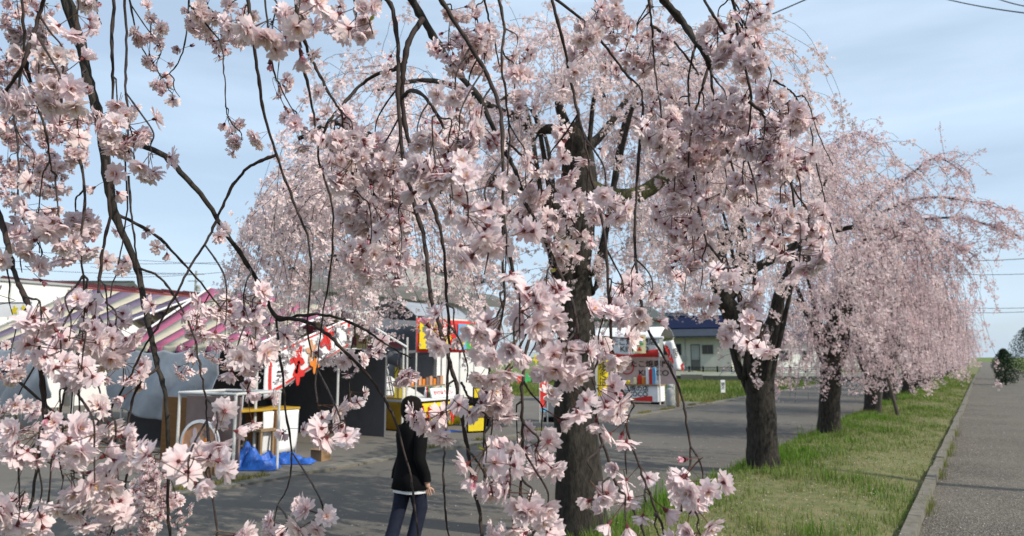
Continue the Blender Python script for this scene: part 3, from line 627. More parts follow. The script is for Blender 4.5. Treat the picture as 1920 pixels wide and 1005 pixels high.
GROUP = 'weeping cherries along the verge'
def weeping(name, label, base, trunk, limbs, seed, n_str, H_, rad, fl_per, fsize, var, zlow, step=.07, tw_r=.0035, extra=None, hue=(1, 1, 1), trunk_r=(.2, .13), window=None, limit=None):
    """trunk: list of 3D points; limbs: list of (points, r0, r1); the crown's shoots spring from the limbs, arch out and hang"""
    r = np.random.default_rng(seed); base = np.asarray(base, float)
    root = empty('weeping_cherry', base, 0, label, 'tree', GROUP)
    Q = spline(trunk, 40) - base; u = np.linspace(0, 1, 40)
    V, q = tubes(Q[None], (np.linspace(*trunk_r, 40) * (1 + .45 * np.exp(-u * 14)))[None], 26, .10, seed); np_mesh('trunk', V, q, 'bark', root, smooth=True)
    sp, sd_ = [], []
    for pts, r0, r1, mname in limbs:
        n = 22; Q = spline(pts, n); V, q = tubes((Q - base)[None], np.linspace(r0, r1, n)[None], 14, .12, seed + len(sp)); np_mesh('limb', V, q, mname, root, smooth=True)
        sp.append(Q[4:]); sd_.append(np.gradient(Q, axis=0)[4:])
    top_ = np.asarray(trunk[-1]); nl = 7
    for i in range(nl):                                   # limbs all round, so that the crown is an umbrella from every side
        a = 2 * math.pi * i / nl + r.uniform(-.3, .3); o_ = np.array([math.cos(a), math.sin(a), 0]); rr = rad * r.uniform(.42, .62); hz = H_ * r.uniform(.78, .97)
        st = np.asarray(trunk[-1 - (i % 2)]); Q = spline([st, st * .6 + (base + o_ * rr * .45) * .4 + [0, 0, .1], base + o_ * rr * .62 + [0, 0, (st[2] + hz) / 2 + .15], base + o_ * rr + [0, 0, hz]], 20)
        V, q = tubes((Q - base)[None], np.linspace(trunk_r[1] * .34, .012, 20)[None], 9, .12, seed + 50 + i); np_mesh('limb', V, q, 'bark', root, smooth=True)
        sp.append(Q[7:]); sd_.append(np.gradient(Q, axis=0)[7:])
    sp = np.concatenate(sp); sd_ = np.concatenate(sd_)
    k = r.integers(0, len(sp), n_str); st = sp[k]; rel = st - base; az = np.arctan2(rel[:, 1], rel[:, 0]) + r.normal(0, .75, n_str)
    el = r.uniform(-.2, .8, n_str); di = np.stack([np.cos(az) * np.cos(el), np.sin(az) * np.cos(el), np.sin(el)], 1)
    ln = r.uniform(.9, 3.4, n_str) * rad / 2.2; zmin = zlow + r.gamma(2, .28, n_str)
    dens = np.clip(r.normal(.9, .35, n_str), .1, 1.3)
    if extra is not None:
        st = np.concatenate([st, extra[0]]); di = np.concatenate([di, extra[1]]); ln = np.concatenate([ln, extra[2]]); zmin = np.concatenate([zmin, extra[3]]); dens = np.concatenate([dens, np.clip(r.normal(.95, .3, len(extra[0])), .2, 1.3)])
    droop = step * r.uniform(1.3, 3.2, len(st))
    A, al = strands(seed + 1, st, di, ln, step, droop, zmin)
    S, n, _ = A.shape
    rel = A - CAM; dd = rel @ cF; ax, ay = 960 + F * (rel @ cR) / dd, H / 2 - F * (rel @ cU) / dd
    if limit is not None:                                 # crown outline: shoots that would stick out of it are left off
        side, ys_, xs_, nlim = limit; e = np.interp(ay, ys_, xs_); bad = ((ax < e) if side < 0 else (ax > e)) & al
        drop = bad.any(1); drop[nlim if nlim else S:] = False; al = al & ~drop[:, None]
    if window is not None:                                # a gap in the crown that lets the bare limbs show
        for (xa, xb, ya, yb, dmax) in window:
            inw = (ax > xa) & (ax < xb) & (ay > ya) & (ay < yb) & (dd < depth(base) + dmax) & (r.random(S) < .92)[:, None]; al = al & ~(np.cumsum(inw, 1) > 0)
    A2, al2 = A[:, ::2], al[:, ::2]; rad_t = np.where(al2, np.linspace(tw_r, tw_r * .35, A2.shape[1])[None], 1e-5)
    V, q = tubes(A2 - base, rad_t, 3); ok = np.repeat(al2[:, 1:].reshape(-1), 3); q = q[ok]
    tag(np_mesh('twigs', V, q, 'twig', root), kind='stuff')
    use = al.copy(); use[:n_str, :3] = False; frac = np.arange(n)[None] * step / ln[:, None]
    gate = .42 + .95 * np.sin(np.arange(n)[None] * step * r.uniform(9, 26, (len(st), 1)) + r.uniform(0, 6.28, (len(st), 1)))
    pw = use * dens[:, None] * np.clip(.6 + frac * 1.3, 0, 1.2) * np.clip(gate, 0, 1.15); I = np.nonzero(r.random(pw.shape) < pw)
    pos = A[I]; cnt = np.maximum(1, r.poisson(fl_per, len(pos))); um = np.repeat(np.clip(r.normal(1, .09, (len(pos), 1)), .7, 1.1), cnt, 0); pos = np.repeat(pos, cnt, 0)
    tg = np.repeat(np.gradient(A, axis=1)[I], cnt, 0)
    pos = pos + tg * r.uniform(-.5, .5, (len(pos), 1)); d = r.normal(0, 1, pos.shape); d[:, 2] -= .5; d /= np.linalg.norm(d, axis=1, keepdims=True)
    pos = pos + d * r.uniform(.008, .08, (len(pos), 1)) * (fsize / .017) ** .6
    m = len(pos); R_ = rot_to(d + r.normal(0, .35, d.shape), r.uniform(0, 6.28, m))
    tn = np.array([hue]) * um * np.clip(r.normal(1, .05, (m, 1)), .8, 1.06) * (np.array([[1, .985, .985]]) ** r.uniform(0, 2, (m, 1)))
    V, T, C, _ = scatter(var, r.integers(0, len(var), m), pos - base, R_, fsize * r.uniform(.75, 1.2, m), tn)
    tag(np_mesh('crown', V, T, 'petal', root, col=C), kind='stuff')
    print('TREE', label[:30], 'flowers', m, 'tris', len(T))
    return root

def px_path(pts, d, wob=0.0):
    return [P(a, b, d + (e[0] if e else 0)) for a, b, *e in pts]
def curtain(pxs, seed, side, ln, zmin, d_off=0.0):
    """starts of extra shoots along a traced bough: pxs 3D points"""
    r = np.random.default_rng(seed); Q = np.asarray(pxs); n = len(Q)
    di = np.stack([r.normal(side[0], .5, n), r.normal(side[1], .5, n), r.uniform(-.2, .6, n)], 1)
    return Q, di, r.uniform(*ln, n), np.full(n, zmin) + r.gamma(2, .2, n)
def merge(*e): return [np.concatenate([a[i] for a in e]) for i in range(4)]

# tree 1: trunk seen behind the near blossoms
b1 = G(1088, 1012); d1 = depth(b1)
tr1 = [b1 - [0, 0, .1]] + px_path([(1085, 900), (1076, 760), (1080, 640), (1074, 520), (1085, 420), (1092, 340), (1082, 275), (1063, 238)], d1)
lb1 = [(px_path([(1090, 345), (1140, 366), (1190, 366), (1236, 340, .2), (1265, 300, .4), (1300, 200, .6)], d1), .085, .04, 'bark_moss'),
       (px_path([(1068, 245), (1035, 242), (990, 240), (962, 215), (930, 205), (860, 166, -.2), (790, 150, -.3), (700, 170, -.4)], d1), .048, .014, 'bark'),
       (px_path([(1063, 240), (1048, 195), (1058, 165), (1078, 125), (1100, 90)], d1), .045, .016, 'bark'),
       (px_path([(1083, 415), (1000, 365), (880, 325, .3), (770, 298, .5), (735, 280, .6), (640, 230, .7), (560, 260, .8)], d1), .07, .02, 'bark'),
       (px_path([(1078, 130), (1150, 118), (1220, 115), (1320, 140, .2)], d1), .022, .012, 'bark'),
       (px_path([(1085, 290), (1130, 250, .4), (1180, 180, .9), (1240, 120, 1.2)], d1), .05, .014, 'bark'),
       (px_path([(990, 362), (880, 340, .1), (760, 380, .3), (640, 350, .4), (560, 330, .5), (500, 390, .5)], d1), .03, .012, 'bark')]
ex = merge(curtain([P(x, 300 + 90 * random.random() + (640 - x) * .55, d1 + random.uniform(-2.3, -.3)) for x in np.linspace(470, 740, 210)], 1, (-.05, 0), (.5, 1.8), 1.35),
           curtain([P(x, 70 + 30 * random.random(), d1 + random.uniform(.3, 1.6)) for x in np.linspace(960, 1440, 60)], 2, (.1, 0), (.5, 2.0), 2.2),
           curtain([P(x, 90 + 60 * random.random(), d1 + random.uniform(0, 1.)) for x in np.linspace(600, 760, 26)], 3, (-.3, 0), (.5, 1.3), 2.4),
           curtain([P(x, 190 + 120 * random.random(), d1 + random.uniform(.2, 1.6)) for x in np.linspace(1150, 1400, 50)], 4, (.1, .1), (.6, 2.), 1.9))
weeping('t', 'weeping cherry with a thick mossy cut limb, standing at the road edge opposite the stalls', b1, tr1, lb1, 101, 330, 4.1, 1.75, 8., .0195, SV1, 1.45, window=[(1020, 1250, 190, 375, .25), (1190, 1420, 592, 720, 9)], limit=(-1, [0, 100, 330, 430, 560, 700, 900], [640, 590, 490, 455, 400, 385, 385], 0), hue=(1.02, 1.09, 1.06), step=.05, tw_r=.0024, extra=ex, trunk_r=(.185, .10))

# tree 2
b2 = G(1431, 886); d2 = depth(b2)
tr2 = [b2 - [0, 0, .1]] + px_path([(1428, 800), (1424, 720), (1420, 650), (1405, 610)], d2)
lb2 = [(px_path([(1415, 640), (1385, 600), (1360, 565), (1345, 520), (1350, 470, .1), (1355, 440, .1), (1340, 425, .1)], d2), .15, .06, 'bark'),
       (px_path([(1360, 560), (1385, 520), (1392, 480), (1388, 430), (1382, 395)], d2), .11, .075, 'bark'),
       (px_path([(1345, 512), (1400, 508), (1440, 490), (1480, 465), (1520, 450), (1552, 436), (1600, 425, -.2)], d2), .075, .03, 'bark'),
       (px_path([(1424, 650), (1450, 600), (1462, 550), (1478, 515), (1500, 500), (1530, 470, .3)], d2), .10, .04, 'bark'),
       (px_path([(1384, 432), (1362, 445), (1352, 455), (1335, 455)], d2), .05, .02, 'bark'),
       (px_path([(1383, 400), (1370, 340, .3), (1390, 270, .4)], d2), .05, .014, 'bark')]
ex = merge(curtain([P(x, 250 + abs(x - 1430) * .25 + 60 * random.random(), d2 + random.uniform(-.6, 1.8)) for x in np.linspace(1200, 1640, 150)], 5, (.05, 0), (.8, 2.6), 1.2),
           curtain([P(x, 520 + 60 * random.random(), d2 + random.uniform(-.8, .3)) for x in np.linspace(1330, 1480, 14)], 6, (0, 0), (.6, 1.3), .85))
weeping('t', 'weeping cherry whose dark forked limbs show bare between hanging blossoms, near the small white post', b2, tr2, lb2, 202, 300, 4.3, 2.1, 9., .0215, SV1, 1.15, window=[(1325, 1560, 385, 620, .25), (1180, 1345, 598, 720, 9)], hue=(1.01, 1.05, 1.03), step=.06, tw_r=.003, extra=ex, trunk_r=(.20, .16))

# tree 3: long sprays reach out over the path
b3 = G(1553, 817); d3 = depth(b3)
tr3 = [b3 - [0, 0, .1]] + px_path([(1556, 740), (1561, 660), (1566, 610), (1576, 570)], d3)
sprays = [[(1600, 420), (1660, 360), (1705, 330), (1755, 296), (1812, 326)], [(1610, 430), (1680, 385), (1750, 370), (1830, 380), (1902, 396)], [(1600, 460), (1690, 420), (1790, 408), (1860, 425), (1920, 447)],
          [(1570, 380), (1560, 310), (1590, 252), (1650, 270)], [(1620, 480), (1700, 440), (1780, 455), (1830, 480)], [(1560, 420), (1530, 330), (1560, 270)]]
lb3 = [(px_path([(1560, 640), (1545, 620), (1528, 600), (1505, 578), (1495, 560)], d3), .07, .03, 'bark'), (px_path([(1572, 590), (1590, 520), (1600, 470)], d3), .10, .05, 'bark')]
lb3 += [(px_path([(a, b, -.12 * i) for i, (a, b) in enumerate(s_)], d3), .035, .008, 'bark') for s_ in sprays]
e_ = []
for i, s_ in enumerate(sprays):
    q = spline(np.array(s_, float), 70); e_.append(curtain([P(a, b, d3 - .0095 * j + random.uniform(-.06, .06)) for j, (a, b) in enumerate(q)], 20 + i, (.1, 0), (.25, .8), 1.5))
ex = merge(*e_, curtain([P(x, 370 + abs(x - 1640) * .3 + 90 * random.random(), d3 + random.uniform(-.9, 2.)) for x in np.linspace(1500, 1760, 150)], 9, (.05, 0), (1., 3.6), .55))
weeping('t', 'weeping cherry with long flowering sprays reaching out over the gravel path', b3, tr3, lb3, 303, 270, 4.4, 2.2, 8.5, .026, SV0, .6, limit=(1, [200, 290, 340, 400, 480, 540, 600, 800], [1545, 1570, 1650, 1730, 1800, 1850, 1880, 1880], 270), step=.075, tw_r=.004, extra=ex, trunk_r=(.19, .15))

# the rest of the row, smaller with distance
LBL = ['weeping cherry propped by two slanting wooden stakes', 'weeping cherry next beyond the staked one, blossom hanging low to the grass']
LBL += ['weeping cherry far down the row, merging into a pink wall of blossom'] * 11
yrow = [22.6, 28.0, 33.2, 38.6, 44, 49.5, 55, 61, 67, 74, 82, 91, 101]
for i, y in enumerate(yrow):
    r = np.random.default_rng(900 + i); b = np.array([-2.65 + r.normal(0, .12), y, .03]); k = 1 if i < 2 else (.75 if i < 5 else .5)
    h = r.uniform(4.2, 4.9); rd = r.uniform(2.1, 2.5)
    tr = [b - [0, 0, .1], b + [.02, .05, .9], b + [.1 * r.normal(), .1, 1.6], b + [.1, .05, 2.3]]
    ex = curtain([b + [rd * .55 * math.cos(a), rd * .55 * math.sin(a), h * r.uniform(.7, .95)] for a in r.uniform(0, 6.28, int(130 * k))], 600 + i, (0, 0), (1.2, 3.4), .5)
    weeping('t', LBL[i], b, tr, [], 400 + i, int(150 * k), h, rd, 9. if i < 3 else 8., .0255 + .0024 * i, SV0, .5, limit=(1, [200, 300, 340, 400, 480, 540, 600, 800], [1545, 1570, 1640, 1720, 1800, 1850, 1885, 1885], 0), step=.09 + .008 * i, tw_r=.006, extra=ex, trunk_r=(.2, .15))
# stakes of the propped tree
for (a, b_) in [((1648, 782), (1652, 690)), ((1688, 786), (1662, 700))]:
    p0 = G(*a); p1 = P(*b_, depth(p0) + .25); o = MB().bar(p0 - [0, 0, .15] - p0, p1 - p0, .045, 10, r2=.04).build('support_stake', 'weathered_wood', smooth=False); o.location = p0
    tag(o, 'upright wooden stake propping the cherry trunk' if a[0] < 1660 else 'slanting wooden stake leaning against the cherry trunk', 'stake', 'stakes propping the cherry')

# ------------------------------------------------------------------ festival stalls
def posts(root, pts, h, r=.022, m='pipe'):
    for x, y, *hh in pts: MB().bar((x, y, 0), (x, y, hh[0] if hh else h), r, 8).build('post', m, root)
def gable_tent(label, x0, x1, y0, y1, ze, zr, cols, nst, val, zback):
    """ridge along X; low eaves at y0 and y1; striped canopy, each stripe a cloth panel; rake trim on the street gable"""
    root = empty('market_tent', (x1, y0, 0), 0, label, 'tent', 'striped market tents'); w = x0 - x1; yr = (y1 - y0) / 2; Z = lambda x: zr + (zback - zr) * x / w
    posts(root, [(-.03, .03), (w + .03, .03), (-.03, y1 - y0 - .03), (w + .03, y1 - y0 - .03)], ze)
    posts(root, [(-.03, yr, zr - .03), (w + .03, yr, zback - .03)], zr)
    for k in range(nst):
        a, b = w * k / nst, w * (k + 1) / nst
        for s_ in (0, 1):
            fn = (lambda u, v, a=a, b=b: (a + (b - a) * u, yr * v, ze + (Z(a + (b - a) * u) - ze) * v - .035 * math.sin(math.pi * v) + .012 * math.sin(9 * (a + (b - a) * u)) * math.sin(math.pi * v))) if s_ == 0 else \
                 (lambda u, v, a=a, b=b: (a + (b - a) * (1 - u), yr * (1 + v), Z(a + (b - a) * (1 - u)) + (ze - Z(a + (b - a) * (1 - u))) * v - .035 * math.sin(math.pi * v)))
            MB().sheet(fn, 2, 8, 0, .006).build('canopy_stripe', cols[k % 2], root, smooth=True)
    for k in range(nst):                                  # valance of the low eave with a scalloped lower edge
        a, b = w * k / nst, w * (k + 1) / nst
        MB().sheet(lambda u, v, a=a, b=b: (a + (b - a) * u, -.012 - .02 * v * (1 + math.sin(5 * u + k)), ze + .005 - v * (val - .035 * math.cos(2 * math.pi * u))), 6, 3, 0, .004).build('valance', cols[k % 2], root, smooth=True)
    MB().bar((.02, -.01, ze + .01), (.02, yr, zr + .015), .022, 8).bar((.02, yr, zr + .015), (.02, y1 - y0, ze + .01), .022, 8).build('rake_trim', 'white_cloth', root)
    MB().bar((w - .02, -.01, ze + .01), (w - .02, yr, zback + .015), .022, 8).build('rake_trim', 'white_cloth', root)
    MB().bar((w, yr, zback - .02), (0, yr, zr - .02), .02, 8).build('ridge_pole', 'pipe', root)
    return root
tb = gable_tent('pink and beige striped tent with a grey tarp slung along its low eave', -13.4, -9.65, 7.75, 11.3, 1.73, 2.40, ('pink_stripe', 'beige_stripe'), 9, .13, 2.95)
ta = gable_tent('purple and beige striped tent standing behind the pink striped one', -18.6, -14.0, 7.2, 12.0, 1.84, 2.78, ('purple_stripe', 'beige_stripe'), 8, .17, 3.2)
def tarp_fn(x0, x1, y, zt, drop, seed):
    r = np.random.default_rng(seed); ph = r.uniform(0, 6, 4)
    def fn(u, v):
        x = x0 + (x1 - x0) * u; sag = .05 * abs(math.sin(math.pi * u * 4 + ph[3])) * (1 - v)
        d = drop[0] + (drop[1] - drop[0]) * u + .16 * math.sin(math.pi * u)
        f = .13 * abs(math.sin(5 * u + 2.2 * v + ph[0])) ** .6 + .06 * abs(math.sin(10 * u + 3.2 * v + ph[1])) ** .6 + .025 * math.sin(23 * u + 7 * v + ph[2])
        return (x, y - f * (.35 + .65 * v) - .08 * math.sin(math.pi * v), zt - sag - d * v)
    return fn
o = MB().sheet(tarp_fn(-13.3, -10.3, 7.62, 1.66, (.95, 1.05), 3), 70, 30, 0, .005).build('hanging_tarp', 'tarp', smooth=True); tag(o, 'pale grey tarp slung in folds from the pink striped tent', 'tarp', 'tarps hung on the tents')
o = MB().sheet(tarp_fn(-18.0, -14.2, 7.05, 1.72, (1.1, .9), 8), 70, 30, 0, .005).build('hanging_tarp', 'tarp', smooth=True); tag(o, 'pale grey tarp closing the purple striped tent', 'tarp', 'tarps hung on the tents')
# dark sheets added in place of the deep shade inside the tents
o = MB().box(-13.35, -9.9, 11.0, 11.05, 0, 1.7).box(-13.38, -13.33, 7.9, 11.0, 0, 1.7).build('tent_shade_sheet', 'grey_canvas'); tag(o, 'dark sheet added as shade at the back of the pink striped tent', 'shade sheet')
o = MB().box(-18.5, -14.2, 11.7, 11.75, 0, 1.8).build('tent_shade_sheet', 'grey_canvas'); tag(o, 'dark sheet added as shade at the back of the purple striped tent', 'shade sheet')
# lettered banner hung under the rake of the pink tent
bn = empty('stall_banner', (-9.58, 7.85, 0), math.pi / 2, 'white banner with red border, red figures and black brush lettering below the pink tent edge', 'banner')
zb = lambda u: (1.60 + .62 * min(u / .92, 1.0)); BW = 1.9
MB().sheet(lambda u, v: (BW * u, .03 * math.sin(11 * u + 3 * v) * v, zb(u) - v * (.72 - .22 * u)), 26, 8, 0, .004).build('cloth', 'white_cloth', bn, smooth=True)
def strip(a, b, c, d, m, name='border'):
    MB().add([(BW * p[0], .03 * math.sin(11 * p[0] + 3 * p[1]) * p[1] - .012, zb(p[0]) - p[1] * (.72 - .22 * p[0])) for p in (a, b, c, d)], [(0, 1, 2, 3)]).build(name, m, bn)
for k in range(8):
    a, b = .05 + .9 * k / 8, .05 + .9 * (k + 1) / 8
    strip((a, .10), (a, .05), (b, .05), (b, .10), 'red'); strip((a, .95), (a, .88), (b, .88), (b, .95), 'red')
for k in range(4):
    a, b = .05 + .9 * k / 4, .05 + .9 * (k + 1) / 4
    strip((.04, a), (.07, a), (.07, b), (.04, b), 'red'); strip((.93, a), (.96, a), (.96, b), (.93, b), 'red')
text('やき', .30, bn, (.33, -.02, 1.33), 'ink', vertical=True); text('い', .46, bn, (1.62, -.02, 1.86), 'ink')
def blot(root, x, z, s, m, seed, y=-.02, name='printed_figure', rot=0, n=22, squash=.7):
    r = np.random.default_rng(seed); k = r.integers(3, 6); ph = r.uniform(0, 6)
    MB().poly([(x + s * (1 + .42 * math.sin(k * t_ + ph)) * math.cos(t_ + rot) * squash, z + s * (1 + .42 * math.sin(k * t_ + ph)) * math.sin(t_ + rot)) for t_ in np.linspace(0, 2 * math.pi, n, endpoint=False)], y, .004, 0).build(name, m, root)
blot(bn, .62, 1.52, .19, 'red', 4); blot(bn, .66, 1.28, .15, 'red', 9); blot(bn, 1.28, 1.86, .18, 'red', 12); blot(bn, .95, 1.65, .15, 'tan', 5); blot(bn, 1.02, 1.42, .12, 'orange', 6)

def at(px, py): p = G(px, py); return (p[0], p[1], 0)
def cam_root(name, px, py, label, cat, group=None, rz=.06): return empty(name, at(px, py), rz, label, cat, group)     # stalls stand square to the street
# white pipe frame counter with a brown board and a round disc
fr = cam_root('pipe_frame_counter', 378, 890, 'waist-high white pipe frame with a dull brown board, beside the grey tarp', 'counter', rz=.12)
for x, y in ((-.48, 0), (.55, 0), (-.48, .8), (.55, .8)): MB().bar((x, y, 0), (x, y, 1.06), .02, 8).build('leg', 'pipe', fr)
MB().bar((-.5, 0, 1.06), (.57, 0, 1.06), .02, 8).bar((-.5, .8, 1.06), (.57, .8, 1.06), .02, 8).bar((-.48, 0, 1.06), (-.48, .8, 1.06), .02, 8).bar((.55, 0, 1.06), (.55, .8, 1.06), .02, 8).build('top_rail', 'pipe', fr)
MB().box(-.46, .53, .10, .13, .08, 1.02).build('board', 'dull_brown', fr, bevel=.005); MB().bar((-.9, .5, .05), (-.5, .5, 1.02), .012, 6).build('brace', 'pipe', fr)
ds = cam_root('round_sign', 375, 893, 'round orange sign disc with a pale rim leaning on the brown board', 'sign', rz=.25)
prof = [(.0, 0), (.27, 0), (.31, .02), (.31, .045), (.27, .05), (.27, .03), (.0, .03)]
m_ = MB(); n = 28
for k, (a, b) in enumerate(zip(prof[:-1], prof[1:])):
    for i in range(n):
        p, q = 2 * math.pi * i / n, 2 * math.pi * (i + 1) / n
        m_.add([(a[0] * math.cos(p), -a[1], .42 + a[0] * math.sin(p)), (b[0] * math.cos(p), -b[1], .42 + b[0] * math.sin(p)), (b[0] * math.cos(q), -b[1], .42 + b[0] * math.sin(q)), (a[0] * math.cos(q), -a[1], .42 + a[0] * math.sin(q))], [(0, 1, 2, 3)], 1 if 1 <= k <= 3 else 0)
m_.build('disc', ['tan', 'white_cloth'], ds)
for i, (x, z, s, m) in enumerate([(-.08, .5, .09, 'pink_board'), (.1, .36, .10, 'orange'), (-.1, .32, .07, 'paper'), (.08, .55, .05, 'dull_brown')]): blot(ds, x, z, s, m, 30 + i, -.036)
MB().box(-.1, .1, .0, .18, 0, .14).build('foot', 'wood', ds)
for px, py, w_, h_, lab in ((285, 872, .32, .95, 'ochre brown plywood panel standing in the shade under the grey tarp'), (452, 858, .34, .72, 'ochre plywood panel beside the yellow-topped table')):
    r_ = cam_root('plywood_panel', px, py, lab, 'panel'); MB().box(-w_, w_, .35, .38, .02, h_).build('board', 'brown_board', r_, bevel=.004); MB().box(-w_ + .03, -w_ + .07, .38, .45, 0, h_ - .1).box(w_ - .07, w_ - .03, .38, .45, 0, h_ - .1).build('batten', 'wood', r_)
# folding table with an ochre top and a white cloth
tbl = cam_root('folding_table', 510, 855, 'table with an ochre top and a white cloth hung on its front', 'table', rz=math.pi / 2 - .1)
MB().box(-.62, .50, 0, .62, .70, .735).build('tabletop', 'ochre', tbl, bevel=.006)
for x, y in ((-.58, .04), (.46, .04), (-.58, .58), (.46, .58)): MB().bar((x, y, 0), (x, y, .70), .016, 8).build('leg', 'steel', tbl)
MB().sheet(lambda u, v: (-.20 + .66 * u, -.02 - .03 * math.sin(6 * u + 4 * v) * v + .06 * v * u, .695 - .66 * v + .10 * v * (1 - u) * 0), 16, 8, 0, .004).build('cloth', 'white_cloth', tbl, smooth=True)
MB().bar((-.60, .02, .02), (-.30, .3, 1.75), .016, 8).build('brace_pole', 'steel', tbl)
st_ = cam_root('wooden_stool', 450, 862, 'small wooden stool in the shade behind the blue tarp', 'stool'); MB().box(-.2, .2, .2, .5, .40, .44).build('seat', 'wood', st_)
for x, y in ((-.17, .23), (.17, .23), (-.17, .47), (.17, .47)): MB().box(x - .02, x + .02, y - .02, y + .02, 0, .40).build('leg', 'wood', st_)
def heap(px, py, w_, d_, h_, seed, lab):
    r = np.random.default_rng(seed); ph = r.uniform(0, 6, 6); nx, ny = 22, 12; b = MB(); vs = []
    for j in range(ny + 1):
        for i in range(nx + 1):
            u, v = i / nx * 2 - 1, j / ny * 2 - 1; e = max(0, 1 - abs(u) ** 3) * max(0, 1 - abs(v) ** 3)
            f = .5 + .22 * math.sin(5 * u + 3 * v + ph[0]) + .18 * math.sin(9 * u - 4 * v + ph[1]) + .12 * abs(math.sin(13 * v + 6 * u + ph[2]))
            vs.append((u * w_ * (1 + .06 * math.sin(7 * v + ph[3])), v * d_ + d_, .012 + h_ * e ** .5 * f * (1.15 - .35 * u)))
    b.add(vs, [(j * (nx + 1) + i, j * (nx + 1) + i + 1, (j + 1) * (nx + 1) + i + 1, (j + 1) * (nx + 1) + i) for j in range(ny) for i in range(nx)])
    o = b.build('folded_tarp', 'blue_tarp', smooth=False); o.location = at(px, py); o.rotation_euler = (0, 0, PS); tag(o, lab, 'tarp', 'blue tarps on the ground')
heap(468, 884, .32, .2, .30, 1, 'thick folded blue tarp on the ground before the table'); heap(540, 872, .32, .16, .14, 2, 'flat crumpled blue tarp beside the table leg'); heap(632, 800, .40, .25, .55, 3, 'blue tarp bundle standing in the shade between tents')
bx_ = cam_root('cardboard_box', 592, 865, 'small brown cardboard box on the lot by the table', 'box'); MB().box(-.11, .11, 0, .2, 0, .17).build('carton', 'cardboard', bx_, bevel=.004); MB().box(-.105, .105, -.06, .02, .172, .176).build('flap', 'cardboard', bx_)

# grey tent with the paper strip, ladder and lit sheet
gt = cam_root('grey_tent', 668, 800, 'dark grey canvas tent with scalloped edge, between the lettered banner and the yellow stall', 'tent')
MB().sheet(lambda u, v: (-.95 + 2.1 * u, .1 + 1.9 * v, 2.02 - .50 * max(0, u - .45) / .55 + .75 * v * (1 - .75 * u) + .02 * math.sin(9 * u + 5 * v)), 16, 10, 0, .006).build('canopy', 'grey_canvas', gt, smooth=True)
MB().sheet(lambda u, v: (-.95 + 2.1 * u, .07, 2.03 - .50 * max(0, u - .45) / .55 - v * (.30 - .05 * abs(math.sin(6 * math.pi * u)))), 48, 2, 0, .004).build('valance', 'grey_canvas', gt, smooth=True)
MB().sheet(lambda u, v: (-.7 + 1.5 * u, 2.0 - .05 * math.sin(8 * u), 2.6 - .7 * u - 1.5 * v), 8, 4, 0, .005).build('back_cloth', 'tarp', gt, smooth=True)
posts(gt, [(-.92, .12), (1.1, .12, 1.5), (-.92, 1.95), (1.1, 1.95)], 2.0)
ps_ = empty('paper_strip_sign', P(679, 629, 14.6), .9, 'narrow pale yellow paper strip with dark red characters hung on the grey tent', 'sign')
MB().sheet(lambda u, v: (-.105 + .21 * u, .012 * math.sin(5 * v), .26 - .52 * v), 2, 6, 0, .003).build('paper', 'paper', ps_); text('は之焼', .135, ps_, (0, -.014, 0), 'dark_red_ink', vertical=True)
ws = cam_root('sheet_screen', 716, 775, 'sunlit white corrugated sheet behind the stepladder', 'sheet', rz=1.1); MB().sheet(lambda u, v: (-.35 + .62 * u, .10 + .03 * math.sin(22 * u), .75 + .95 * v - .05 * abs(math.sin(6.3 * u))), 26, 4, 0, .006).build('sheet', 'white_cloth', ws)
for z in (.95, 1.2, 1.45): MB().box(-.35, .27, .135, .16, z, z + .03).build('batten', 'wood', ws)
posts(ws, [(-.3, .17), (.22, .17)], 1.6, .015)
ld = cam_root('stepladder', 716, 783, 'dark stepladder standing before the white sheet', 'ladder', rz=.7)
for s_ in (-1, 1): MB().bar((s_ * .30, -.12, .55), (s_ * .10, .03, 1.42), .016, 6).build('rail', 'black', ld); MB().bar((s_ * .22, .25, .55), (s_ * .06, .06, 1.42), .014, 6).build('rear_leg', 'black', ld)
for k in range(4): MB().box(-.27 + .045 * k, .27 - .045 * k, -.11 + .03 * k, -.05 + .03 * k, .68 + .19 * k, .70 + .19 * k).build('step', 'black', ld)
MB().box(-.45, .45, -.2, .35, .50, .55).build('platform', 'wood', ld); MB().box(-.42, -.36, -.18, .32, 0, .50).box(.36, .42, -.18, .32, 0, .50).build('trestle', 'wood', ld)
cr_ = cam_root('stacked_crates', 668, 800, 'pile of dark crates with an orange one in the shade of the grey tent', 'crates')
for x, z, w_, h_, m in ((-.25, 0, .25, .28, 'orange'), (.2, 0, .18, .36, 'dull_brown'), (-.2, .30, .22, .26, 'brown_board'), (.18, .38, .16, .18, 'black'), (-.3, .58, .12, .14, 'white_cloth')): MB().box(x - w_, x + w_, .4, .8, z, z + h_).build('crate', m, cr_, bevel=.01)

